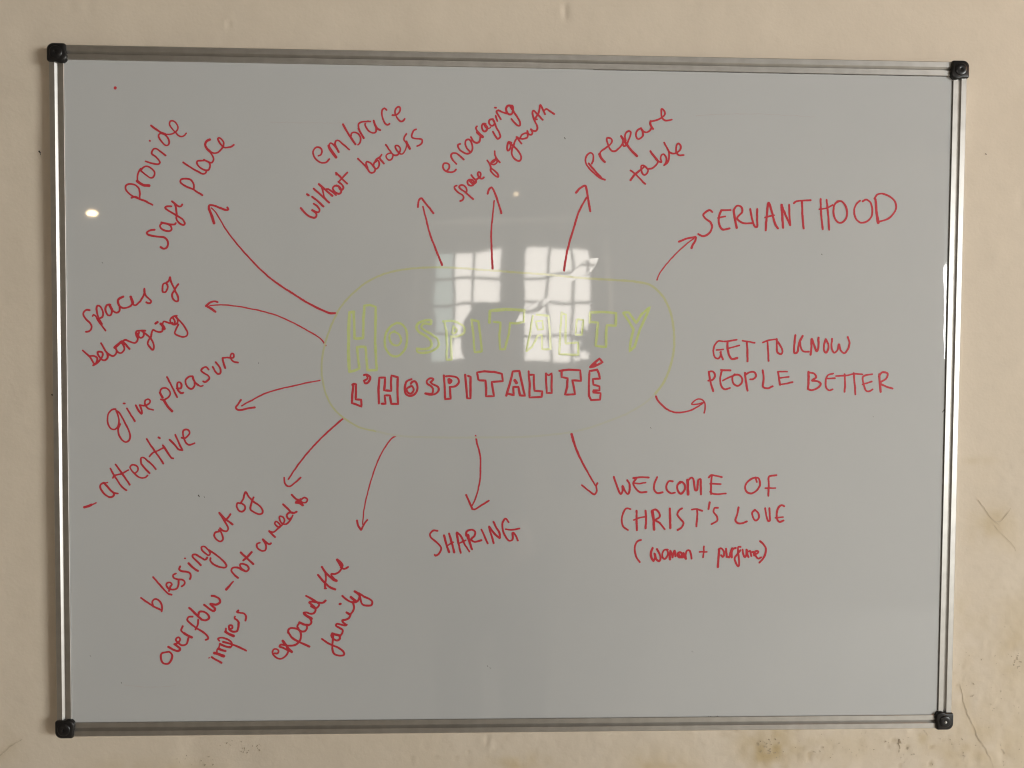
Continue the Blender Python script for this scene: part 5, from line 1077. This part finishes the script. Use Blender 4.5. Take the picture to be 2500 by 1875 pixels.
SMEARS = [('smear', [(0.0012, 0.0006, False, [-0.5097, -0.3799, -0.4912, -0.3823, -0.4647, -0.383, -0.4434, -0.3815])]), ('smear', [(0.0012, 0.0006, False, [0.2363, 0.3721, 0.2907, 0.3751, 0.3452, 0.375, 0.3946, 0.3726])]), ('smear', [(0.0006, 0.0004, False, [0.4029, 0.3373, 0.4093, 0.3224])]), ('smear', [(0.001, 0.0005, False, [-0.3181, 0.3546, -0.2552, 0.3545, -0.1919, 0.3556])]), ('dirt_specks', [(0.0007540739113090524, 0.00038727142167388327, False, [-0.5809, -0.1089, -0.58, -0.1107]), (0.0005036214390690934, 0.0003154401609902489, False, [-0.5802, 0.157, -0.5805, 0.1566]), (0.0005392436413239876, 0.0005028764705940394, False, [-0.581, -0.171, -0.5815, -0.1717]), (0.0006075505985050348, 0.0003850575245313956, False, [-0.5801, 0.0739, -0.5801, 0.0744]), (0.0007901573822556836, 0.0003919090597128539, False, [-0.5813, -0.105, -0.5807, -0.1069]), (0.0007361918379564069, 0.0005708502325615194, False, [-0.5813, -0.3792, -0.5816, -0.3784]), (0.0006789203811942254, 0.0004084694289187734, False, [-0.5815, -0.1737, -0.5809, -0.1741]), (0.0005458963871127164, 0.00043730591979689336, False, [-0.5799, 0.0677, -0.5799, 0.0678]), (0.0006273110377609734, 0.0003616231033814962, False, [-0.5808, 0.0622, -0.58, 0.063]), (0.0005810881061939167, 0.0005123059865447013, False, [-0.5805, -0.0666, -0.5801, -0.0677]), (0.0007340674023676338, 0.00040195459918704535, False, [-0.5805, 0.0024, -0.5805, 0.0021]), (0.0005213377110921691, 0.0005914807818520702, False, [-0.5804, 0.1966, -0.5793, 0.1956]), (0.0006375443053172157, 0.0004789991323805588, False, [-0.5818, -0.2184, -0.5816, -0.218]), (0.00045005217229072237, 0.00033878815938265624, False, [-0.5801, 0.1407, -0.5803, 0.1387]), (0.0006705098366798857, 0.0005121541802423692, False, [-0.5815, -0.1916, -0.5802, -0.1932]), (0.0006401199780427051, 0.0005526309557629941, False, [-0.581, -0.2199, -0.5807, -0.2218]), (0.0005829702924263047, 0.0004658533719451336, False, [-0.5815, -0.1612, -0.5812, -0.1625]), (0.000886049181841883, 0.0005552914251124505, False, [-0.5813, -0.2572, -0.5817, -0.2577]), (0.0007938090997517383, 0.0004455282678162264, False, [-0.5817, -0.3484, -0.5817, -0.3479]), (0.0008461965937935462, 0.0004920529850697176, False, [-0.5805, 0.1891, -0.5798, 0.1901]), (0.0007653540620645191, 0.0004953368311324798, False, [-0.5803, 0.1049, -0.5803, 0.1039]), (0.0006177602780875964, 0.00032103975152630106, False, [-0.5823, -0.3667, -0.582, -0.3687]), (0.0008187312163348612, 0.0003510100632711404, False, [-0.5812, -0.1026, -0.5803, -0.1044]), (0.00043233659899514164, 0.0005592359008231931, False, [-0.5808, 0.023, -0.5798, 0.0236]), (0.0008207098095155741, 0.0005181456236240127, False, [-0.5814, -0.2, -0.5805, -0.1994]), (0.0006097913783414722, 0.0005631636116832951, False, [-0.5809, 0.0398, -0.5795, 0.0384]), (0.0005838514916517302, 0.00036148193067233366, False, [-0.5821, -0.3764, -0.5809, -0.3785]), (0.000641248520886915, 0.00038611492940433985, False, [-0.5808, -0.2025, -0.5802, -0.2017]), (0.0008158805452289333, 0.0005544911691238488, False, [-0.5805, 0.1008, -0.5803, 0.1005]), (0.0004477834075033068, 0.0005510736416140845, False, [-0.5809, -0.1017, -0.5801, -0.1014]), (0.0007755136536591897, 0.0004029281593175884, False, [-0.5812, -0.3723, -0.5811, -0.374]), (0.0004278207705258441, 0.0005228211820648886, False, [-0.5802, 0.2065, -0.5796, 0.2071]), (0.0006513755238372098, 0.0005487003235424175, False, [-0.5823, -0.3804, -0.5814, -0.3796]), (0.0006229050893564795, 0.000320564975478551, False, [-0.5821, -0.3205, -0.5811, -0.3196]), (0.000618178542083257, 0.00044933484930553716, False, [-0.5801, 0.1209, -0.5797, 0.1207]), (0.0004786223291925681, 0.00038265254263010804, False, [-0.5807, -0.1518, -0.5812, -0.1514]), (0.0006397536524115335, 0.00030022365661256934, False, [-0.581, 0.084, -0.58, 0.0846]), (0.0007976022935883192, 0.000473449007621313, False, [-0.5809, -0.1902, -0.581, -0.1893]), (0.0005859901561047199, 0.000479100972660099, False, [-0.5812, -0.0388, -0.5808, -0.0404]), (0.0006051601024535816, 0.0005807916529487344, False, [-0.5807, 0.0707, -0.5806, 0.0695]), (0.0007057969177732985, 0.00031260925529807206, False, [-0.5811, -0.1191, -0.5814, -0.1189]), (0.0004307703579603499, 0.00038840804958098393, False, [-0.5806, -0.2071, -0.5801, -0.2075]), (0.0007163278870930695, 0.000439707921433121, False, [-0.5808, -0.2259, -0.5814, -0.2275]), (0.0008334768459063993, 0.0005027989762404742, False, [-0.58, 0.2087, -0.5793, 0.2083]), (0.0004567220419320587, 0.00045244722865458157, False, [-0.5809, -0.254, -0.5803, -0.2537]), (0.0008520062358044944, 0.0004036552016145385, False, [-0.5809, 0.0784, -0.5797, 0.0782]), (0.0006385458167216848, 0.0004501696663309295, False, [0.2811, -0.4303, 0.2805, -0.43]), (0.0007944161716714836, 0.0005687218593279351, False, [0.2126, -0.4304, 0.2155, -0.43]), (0.0006839510870720153, 0.00033447967141103354, False, [0.0463, -0.4298, 0.0451, -0.4303]), (0.00043645854679107864, 0.0004827082331281693, False, [-0.3349, -0.4299, -0.3334, -0.4298]), (0.0004420403405383407, 0.0004893636337300741, False, [0.5384, -0.4302, 0.5399, -0.4305]), (0.0008342773168202443, 0.00043560348491147253, False, [0.0985, -0.43, 0.1002, -0.4308]), (0.00045106711035224414, 0.00034134296787330994, False, [-0.0289, -0.4306, -0.0299, -0.4306]), (0.0006851041192451216, 0.0005471883541509741, False, [0.0567, -0.4301, 0.0594, -0.4305]), (0.0006763786312086913, 0.0004871475257316978, False, [0.2907, -0.4304, 0.2937, -0.4302]), (0.0006687171849722867, 0.0005987358916666756, False, [-0.3158, -0.4304, -0.3164, -0.4299]), (0.0007733355454961292, 0.0004720263839951283, False, [-0.421, -0.4296, -0.4202, -0.4296]), (0.0006872347299681141, 0.0003152339937006829, False, [-0.1152, -0.4299, -0.115, -0.4297]), (0.0004691397074290502, 0.0003124846924592886, False, [0.4996, -0.4307, 0.4984, -0.4303]), (0.0006674626672676407, 0.00043936109383876107, False, [0.0849, -0.4306, 0.0848, -0.4298]), (0.0006864303554698528, 0.00035893888820858367, False, [0.369, -0.4297, 0.3692, -0.4304]), (0.0005640328719010559, 0.00040348603888037867, False, [-0.2586, -0.43, -0.2607, -0.43]), (0.0007016501316266409, 0.000485874103960442, False, [-0.2916, -0.4297, -0.2922, -0.4304]), (0.0005941120976342172, 0.0003457389782874226, False, [0.302, -0.4297, 0.2998, -0.43]), (0.0005909125200560297, 0.0005935215457188167, False, [-0.1695, -0.43, -0.1678, -0.4303]), (0.0007597452496051688, 0.00044420753653061633, False, [0.4661, -0.4307, 0.4659, -0.4306]), (0.0006673202547098242, 0.00036289532045449737, False, [-0.1779, -0.43, -0.1772, -0.43]), (0.0007649868710127863, 0.0004272347700865646, False, [0.2915, -0.4302, 0.2941, -0.4306]), (0.0008970336158450052, 0.0005774425150610886, False, [0.2839, -0.4301, 0.2834, -0.4303]), (0.000663481127458147, 0.00040244298924700336, False, [0.2285, -0.4302, 0.2268, -0.4306]), (0.0007332403654107423, 0.0005877702424614987, False, [-0.3165, -0.4303, -0.3185, -0.4299]), (0.0006529831383171607, 0.0003183144225535624, False, [-0.1073, -0.4303, -0.1057, -0.4302]), (0.0008814616067691346, 0.0004078845297315718, False, [0.4034, -0.4301, 0.4037, -0.4305]), (0.0008886971134743128, 0.0004870913452375263, False, [-0.0697, -0.4304, -0.0681, -0.4298]), (0.0006790020416839081, 0.0003044144351245802, False, [0.4466, -0.4299, 0.4496, -0.4303]), (0.0005904205541930922, 0.0005233814290965142, False, [-0.0319, -0.4305, -0.0298, -0.4303]), (0.0008115226070643409, 0.00041751224319602504, False, [-0.3906, -0.4303, -0.3918, -0.4297]), (0.0007921252327588473, 0.0005412348300950121, False, [-0.2889, -0.4304, -0.2887, -0.4299]), (0.0008330079093645541, 0.0004139163750077001, False, [0.03, -0.4299, 0.029, -0.4299]), (0.0006829171672787966, 0.0003969265339853547, False, [0.3888, -0.4304, 0.3899, -0.4309]), (0.0005477131354895662, 0.00040247350628260604, False, [0.0508, -0.4303, 0.0532, -0.4307]), (0.0004822374609255571, 0.0003045302319711972, False, [-0.2254, -0.43, -0.223, -0.4298]), (0.0006106881793308907, 0.000560450169300236, False, [0.0273, -0.43, 0.0281, -0.4302]), (0.0008192527884074968, 0.00033172291257313333, False, [-0.3812, -0.4298, -0.3784, -0.4301]), (0.0007633154338322866, 0.0005703043650961325, False, [-0.1194, -0.4299, -0.1212, -0.4298]), (0.0007391196185295762, 0.0005700138069294615, False, [-0.4421, -0.4302, -0.4414, -0.4299]), (0.0008, 0.0004, False, [0.2636, -0.4298, 0.2653, -0.4301]), (0.0008, 0.0004, False, [0.2633, -0.43, 0.2649, -0.4299]), (0.0008, 0.0004, False, [0.2764, -0.4293, 0.2781, -0.4295]), (0.0008, 0.0004, False, [0.2744, -0.4292, 0.2761, -0.4301]), (0.0008, 0.0004, False, [0.2721, -0.4302, 0.2737, -0.4297]), (0.0008, 0.0004, False, [0.2785, -0.4297, 0.2802, -0.43]), (0.0008, 0.0004, False, [0.2658, -0.4297, 0.2675, -0.4292]), (0.0008, 0.0004, False, [0.2814, -0.4293, 0.2831, -0.4293]), (0.0008, 0.0004, False, [0.2767, -0.4299, 0.2784, -0.4298]), (0.0008, 0.0004, False, [0.2758, -0.4293, 0.2775, -0.4296]), (0.0008, 0.0004, False, [0.2706, -0.4301, 0.2723, -0.4292]), (0.0008, 0.0004, False, [0.2646, -0.4288, 0.2663, -0.4301]), (0.0008, 0.0004, False, [0.2816, -0.4298, 0.2832, -0.4295]), (0.0008, 0.0004, False, [0.2599, -0.4295, 0.2616, -0.4299]), (0.0022, 0.0006, False, [0.5799, -0.0108, 0.5777, -0.0142, 0.575, -0.0175])]), ('dirt_specks', [(0.0006, 0.00041999999999999996, False, [0.4068, 0.1928, 0.4079, 0.1912]), (0.0012, 0.0008399999999999999, False, [0.0628, 0.3406, 0.0639, 0.339]), (0.0012, 0.0008399999999999999, False, [-0.4126, -0.1302, -0.4115, -0.1318]), (0.0005, 0.00035, False, [0.48, -0.0223, 0.4811, -0.0239]), (0.0008, 0.00056, False, [-0.0342, -0.3577, -0.0331, -0.3594]), (0.0005, 0.00035, False, [-0.5332, 0.1723, -0.5322, 0.1707]), (0.0006, 0.00041999999999999996, False, [0.1806, -0.0387, 0.1817, -0.0403]), (0.0006, 0.00041999999999999996, False, [-0.3351, 0.0441, -0.334, 0.0425]), (0.0008, 0.00056, False, [-0.4057, -0.1318, -0.4047, -0.1335]), (0.0005, 0.00035, False, [0.2407, -0.3401, 0.2418, -0.3418]), (0.0006, 0.00041999999999999996, False, [-0.5542, -0.3405, -0.5532, -0.3421]), (0.0006, 0.00041999999999999996, False, [-0.0309, -0.3605, -0.0298, -0.3621]), (0.0006, 0.00041999999999999996, False, [-0.5144, -0.3766, -0.5134, -0.3783])])]
def decode(s):
    out = []
    for row in s.strip().split("\n"):
        head, body = row.split(":")
        w = head.split(",")
        v = [float(a) / 10000.0 for a in body.split()]
        out.append((float(w[0]) / 1e5, float(w[1]) / 1e5, w[2] == "1", v))
    return out
MATS = {"red": (MAT_RED, 0.95), "green": (MAT_GREEN, 0.46), "olive": (MAT_OLIVE, 0.7), "faint": (MAT_GHOST, 0.95)}
for k, (nm, lab, col, data) in enumerate(INK):
    mat, dn = MATS[col]
    o = ribbons(nm, decode(data), mat, surface, -0.00004, seed=k, dens=dn)
    adopt(o)
    o["label"] = lab
for k, (nm, strokes) in enumerate(SMEARS):
    o = ribbons(nm, strokes, MAT_SMEAR if nm == "smear" else MAT_GRIME_SHADE, surface, -0.00003, seed=90 + k, wob=0.25, jitter=0.0003, dens=0.5)
    adopt(o)
    if nm == "dirt_specks": o["kind"] = "stuff"

# grime line with the gap's shadow painted in, where the sheet meets the rails
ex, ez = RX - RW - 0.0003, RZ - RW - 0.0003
o = ribbons("edge_grime_shadow", [(0.0006, 0.0006, True, [ex, ez - 0.006, ex, 0.1, ex, -0.1, ex, -ez + 0.006]),
                           (0.0007, 0.0004, True, [ex - 0.006, ez, 0.3, ez, 0.1, ez])], MAT_GRIME_SHADE, surface, -0.00006, seed=77, wob=0.15, jitter=0.0001)
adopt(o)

# ------------------------------------------------------------------ the room behind the camera, seen only as reflections in the board
MAT_ROOM = mottled("room_plaster", (0.58, 0.52, 0.44), (0.66, 0.60, 0.51), 3.0, rough=0.9)
MAT_FLOOR = mottled("floorboards", (0.56, 0.52, 0.46), (0.68, 0.63, 0.56), 5.0, rough=0.6, stretch=(8, 1, 1))
MAT_WINFRAME = mottled("painted_window_wood", (0.50, 0.48, 0.44), (0.56, 0.54, 0.50), 14.0, rough=0.5)
def daylight_material(name, color, strength):
    m, n, l, b = new_mat(name)
    b.inputs["Base Color"].default_value = (0.02, 0.02, 0.02, 1)
    b.inputs["Emission Color"].default_value = (*color, 1)
    b.inputs["Emission Strength"].default_value = strength
    return m
MAT_PANE = daylight_material("daylit_pane", (1.0, 0.93, 0.84), 12.3)
MAT_PANE_DIM = daylight_material("daylit_net_curtain", (0.86, 1.0, 0.90), 4.2)

bm = bmesh.new()
BX0, BX1, BZ0, BZ1 = -0.444, 0.725, -0.05, 0.886     # window recess
YW = -3.72
bm_box(bm, -2.4, BX0, YW - 0.35, YW, -1.45, 1.30)
bm_box(bm, BX1, 3.0, YW - 0.35, YW, -1.45, 1.30)
bm_box(bm, BX0, BX1, YW - 0.35, YW, BZ1, 1.30)
bm_box(bm, BX0, BX1, YW - 0.35, YW, -1.45, BZ0)
rw = bm_obj("rear_wall", bm, MAT_ROOM); rw["kind"] = "structure"
fl = mesh_obj("floor", [(-2.4, -4.1, -1.45), (5.4, -4.1, -1.45), (5.4, 0.03, -1.45), (-2.4, 0.03, -1.45)], [(0, 1, 2, 3)], MAT_FLOOR)
fl["kind"] = "structure"

win = thing("casement_window", "white casement window of small panes in the wall opposite the board", "window", (0.14, -4.0, BZ0))
def wbox(name, boxes, mat, parent=win):
    bm = bmesh.new()
    for b in boxes:
        bm_box(bm, b[0] - 0.14, b[1] - 0.14, b[2] + 4.0, b[3] + 4.0, b[4] - BZ0, b[5] - BZ0)
    return bm_obj(name, bm, mat, parent)
Z0, Z1 = 0.040, 0.735
wbox("frame", [(BX0, -0.352, -4.06, -3.965, BZ0, BZ1), (0.625, BX1, -4.06, -3.965, BZ0, BZ1), (-0.352, 0.625, -4.06, -3.965, Z1 + 0.006, BZ1),
               (-0.352, 0.625, -4.06, -3.965, BZ0, Z0 - 0.006), (0.064, 0.204, -4.06, -3.965, Z0 - 0.006, Z1 + 0.006)], MAT_WINFRAME)
for cols in ((-0.346, -0.238, -0.106, 0.058), (0.210, 0.366, 0.507, 0.618)):
    bars = []
    for xk in cols[1:-1]: bars.append((xk - 0.0095, xk + 0.0095, -4.02, -3.985, Z0, Z1))
    for zk in (0.575, 0.396, 0.190): bars.append((cols[0], cols[-1], -4.018, -3.987, zk - 0.0095, zk + 0.0095))
    sash = wbox("glazing_bars", bars, MAT_WINFRAME)
    zz = (Z0, 0.190, 0.396, 0.575, Z1)
    for i in range(3):
        for j in range(4):
            dim = cols[0] < 0 and i == 0
            bm = bmesh.new()
            bm_box(bm, cols[i] - 0.14 + 0.001, cols[i + 1] - 0.14 - 0.001, -0.005, -0.002, zz[j] - BZ0 + 0.001, zz[j + 1] - BZ0 - 0.001)
            bm_obj("pane", bm, MAT_PANE_DIM if dim else MAT_PANE, win)

# a pot plant on the window sill hides the lower right panes
MAT_LEAF = mottled("dark_leaf", (0.030, 0.055, 0.022), (0.055, 0.085, 0.035), 25.0, rough=0.6)
MAT_POT = mottled("terracotta", (0.30, 0.13, 0.07), (0.38, 0.17, 0.10), 18.0, rough=0.85)
plant = thing("potted_plant", "leafy plant in a terracotta pot on the window sill", "plant", (0.600, -3.86, BZ0))
bm = bmesh.new()
bm_lathe(bm, [(0, 0), (0.045, 0), (0.060, 0.085), (0.066, 0.085), (0.066, 0.10), (0.056, 0.10), (0.052, 0.09), (0, 0.09)], 24)
bm_obj("pot", bm, MAT_POT, plant, math.radians(40))
rnd = random.Random(4)
bm = bmesh.new()
for k in range(110):
    th = rnd.uniform(0, 2 * math.pi); ph = rnd.uniform(-0.5, 1.3)
    rr = rnd.uniform(0.02, 0.105)
    c = Vector((rr * math.cos(th) * math.cos(ph), 0.6 * rr * math.sin(th) * math.cos(ph), 0.175 + 1.25 * rr * math.sin(ph)))
    d = (c - Vector((0, 0, 0.09))).normalized()
    sd = d.cross(Vector((rnd.uniform(-1, 1), rnd.uniform(-1, 1), rnd.uniform(-1, 1)))).normalized()
    ln = rnd.uniform(0.035, 0.055); wd = ln * 0.32
    nn = d.cross(sd) * ln * 0.12
    p = [c - d * ln * 0.5, c - sd * wd + nn, c + d * ln * 0.5, c + sd * wd + nn]
    vs_ = [bm.verts.new(q) for q in p]
    bm.faces.new((vs_[0], vs_[1], vs_[2])); bm.faces.new((vs_[0], vs_[2], vs_[3]))
bm_obj("foliage", bm, MAT_LEAF, plant)

def bulb_mat(name, color, s):
    return daylight_material(name, color, s)
MAT_POLE = simple("dark_bronze", (0.05, 0.04, 0.03), 0.4, 0.8)
MAT_SHADE = mottled("linen_shade", (0.30, 0.22, 0.13), (0.36, 0.27, 0.16), 30.0, rough=0.9)
def floor_lamp(loc, h, label, bulb_r, bulb_h, mat, shade):
    t = thing("floor_lamp", label, "lamp", (loc[0], loc[1], -1.45), "floor lamps in the room facing the board")
    bm = bmesh.new()
    bm_lathe(bm, [(0, 0.0), (0.13, 0.0), (0.13, 0.012), (0.11, 0.02), (0.02, 0.03), (0, 0.03)])
    bm_obj("base", bm, MAT_POLE, t, math.radians(40))
    bm = bmesh.new()
    bm_lathe(bm, [(0, 0.03), (0.009, 0.03), (0.009, h - bulb_h - 0.012), (0.014, h - bulb_h - 0.010), (0.014, h - bulb_h), (0, h - bulb_h)])
    bm_obj("pole", bm, MAT_POLE, t, math.radians(40))
    bm = bmesh.new()
    bm_lathe(bm, [(0, h - bulb_h), (bulb_r * 0.6, h - bulb_h * 0.8), (bulb_r, h - bulb_h * 0.1), (bulb_r * 0.85, h + bulb_h * 0.5), (bulb_r * 0.4, h + bulb_h * 0.9), (0, h + bulb_h)], 20)
    bm_obj("bulb", bm, mat, t, math.radians(80))
    if shade:
        bm = bmesh.new()
        bm_lathe(bm, [(0.12, h - 0.015), (0.075, h + 0.16), (0.073, h + 0.16), (0.118, h - 0.015), (0.12, h - 0.015)], 32)
        bm_obj("lamp_shade", bm, MAT_SHADE, t, math.radians(40))
    return t
floor_lamp((-1.605, -2.2), 1.45 + 0.623, "floor lamp with warm bare bulb reflected at the left of the board", 0.020, 0.012, bulb_mat("warm_bulb", (1.0, 0.74, 0.42), 75.0), False)
floor_lamp((0.097, -3.0), 1.45 + 0.884, "tall floor lamp with small dim bulb reflected above the window", 0.013, 0.012, bulb_mat("dim_bulb", (1.0, 0.72, 0.42), 16.0), False)
floor_lamp((1.55, -0.42), 1.45 + 0.80, "floor lamp with warm bulb lighting the wall right of the board", 0.030, 0.035, bulb_mat("side_bulb", (1.0, 0.45, 0.17), 130.0), False)

# ------------------------------------------------------------------ the person taking the picture
MAT_CLOTH = mottled("dark_jumper", (0.060, 0.050, 0.040), (0.078, 0.066, 0.054), 80.0, rough=0.9)
MAT_SKIN = mottled("skin", (0.42, 0.26, 0.19), (0.47, 0.30, 0.22), 40.0, rough=0.55)
MAT_HAIR = mottled("dark_hair", (0.02, 0.014, 0.010), (0.035, 0.024, 0.016), 150.0, rough=0.5)
MAT_TROUSERS = mottled("dark_trousers", (0.055, 0.048, 0.040), (0.070, 0.060, 0.050), 60.0, rough=0.9)

PX, PY, PZ = -0.016, -1.36, -1.495
person = thing("person", "person in dark jumper holding up a phone to photograph the board", "person", (PX, PY, PZ))

def skinned(name, nodes, edges, mat, parent, root=0, sub=2):
    """nodes: (x, y, z, r); grown with a skin modifier and baked to a mesh"""
    me = bpy.data.meshes.new(name)
    me.from_pydata([n[:3] for n in nodes], edges, [])
    o = bpy.data.objects.new(name, me); COL.objects.link(o)
    sk = o.modifiers.new("skin", 'SKIN'); sk.use_smooth_shade = True
    for i, n in enumerate(nodes):
        sv = me.skin_vertices[0].data[i]
        sv.radius = (n[3], n[4] if len(n) > 4 else n[3]); sv.use_root = (i == root)
    ss = o.modifiers.new("subdivision", 'SUBSURF'); ss.levels = sub; ss.render_levels = sub
    dg = bpy.context.evaluated_depsgraph_get()
    dg.update()
    baked = bpy.data.meshes.new_from_object(o.evaluated_get(dg))
    bpy.data.objects.remove(o)
    baked.materials.clear(); baked.materials.append(mat)
    baked.name = name
    r = bpy.data.objects.new(name, baked); COL.objects.link(r); r.parent = parent
    return r
# body joints; the figure faces +y (the board); height 1.70 m
J = [(0, 0, 0.93, .115, .15), (0, .0, 1.10, .10, .135), (0, -.01, 1.28, .11, .16), (0, -.01, 1.40, .085, .13), (0, .0, 1.46, .052, .052), (0, .015, 1.53, .062, .066), (0, .02, 1.60, .085, .078), (0, .015, 1.655, .066, .062)]
E = [(i, i + 1) for i in range(7)]
hands = []
for s in (-1, 1):
    b = len(J)
    J += [(s * .165, -.01, 1.385, .058), (s * .235, .03, 1.17, .045), (s * .15, .20, 1.33, .034), (s * .075 , .275, 1.455, .024), (s * .062, .285, 1.49, .027)]
    E += [(3, b), (b, b + 1), (b + 1, b + 2), (b + 2, b + 3), (b + 3, b + 4)]
    hb = b + 4
    # four fingers behind the phone, thumb in front of its edge
    for q in range(4):
        f0 = len(J); zz = 1.495 + 0.017 * q
        J += [(s * .050, .288, zz, .0095), (s * .028, .300, zz + .004, .0085), (s * .008, .303, zz + .006, .0075)]
        E += [(hb, f0), (f0, f0 + 1), (f0 + 1, f0 + 2)]
    f0 = len(J)
    J += [(s * .052, .268, 1.50, .0105), (s * .040, .262, 1.525, .0090), (s * .030, .266, 1.545, .0080)]
    E += [(hb, f0), (f0, f0 + 1), (f0 + 1, f0 + 2)]
    b = len(J)
    J += [(s * .095, 0, .86, .088), (s * .10, .01, .48, .058), (s * .10, -.02, .09, .040), (s * .105, .06, .045, .038), (s * .11, .15, .035, .028)]
    E += [(0, b), (b, b + 1), (b + 1, b + 2), (b + 2, b + 3), (b + 3, b + 4)]
body = skinned("body", J, E, MAT_SKIN, person)
# clothing: slightly larger shells over the same joints
T = [(0, 0, 0.90, .125, .165), (0, .0, 1.10, .112, .148), (0, -.01, 1.28, .122, .172), (0, -.01, 1.39, .10, .145), (0, 0, 1.435, .066, .068)]
TE = [(0, 1), (1, 2), (2, 3), (3, 4)]
for s in (-1, 1):
    b = len(T)
    T += [(s * .165, -.01, 1.385, .070), (s * .235, .03, 1.17, .056), (s * .15, .20, 1.33, .043), (s * .088, .262, 1.435, .034)]
    TE += [(3, b), (b, b + 1), (b + 1, b + 2), (b + 2, b + 3)]
skinned("jumper", T, TE, MAT_CLOTH, person)
Q = [(0, 0, 0.93, .122, .158)]
QE = []
for s in (-1, 1):
    b = len(Q)
    Q += [(s * .095, 0, .86, .10), (s * .10, .01, .48, .072), (s * .10, -.02, .10, .058)]
    QE += [(0, b), (b, b + 1), (b + 1, b + 2)]
skinned("trousers", Q, QE, MAT_TROUSERS, person)
for s in (-1, 1):
    skinned("shoe", [(s * .10, -.05, .045, .045), (s * .105, .06, .045, .045), (s * .11, .17, .035, .036)], [(0, 1), (1, 2)], MAT_POLE, person)
bm = bmesh.new()
bmesh.ops.create_uvsphere(bm, u_segments=28, v_segments=18, radius=1.0)
for v in bm.verts:
    wv = 1 + 0.03 * math.sin(7 * v.co.x + 5 * v.co.z) + 0.02 * math.sin(11 * v.co.y + 3)
    v.co = Vector((v.co.x * 0.096 * wv, v.co.y * 0.100 * wv - 0.030, v.co.z * 0.118 * wv + 1.605))
bm_obj("hair", bm, MAT_HAIR, person, math.radians(80))
for s in (-1, 1):
    bm = bmesh.new()
    bmesh.ops.create_uvsphere(bm, u_segments=12, v_segments=8, radius=0.011, matrix=Matrix.Translation((s * .031, .098, 1.595)))
    bm_obj("eye", bm, MAT_GLINT_AND_EYE, person, math.radians(80))

ph = thing("smartphone", "dark smartphone held up in both hands in front of the person", "phone", (CAM.x, -1.072, CAM.z - 0.055))
bm = bmesh.new(); bm_box(bm, -0.037, 0.037, -0.004, 0.004, -0.072, 0.072, 0.003)
bm_obj("case", bm, MAT_CAP, ph)
bm = bmesh.new(); bm_box(bm, -0.034, 0.034, -0.0052, -0.0042, -0.066, 0.066)
bm_obj("screen", bm, simple("phone_glass", (0.02, 0.02, 0.025), 0.1), ph)
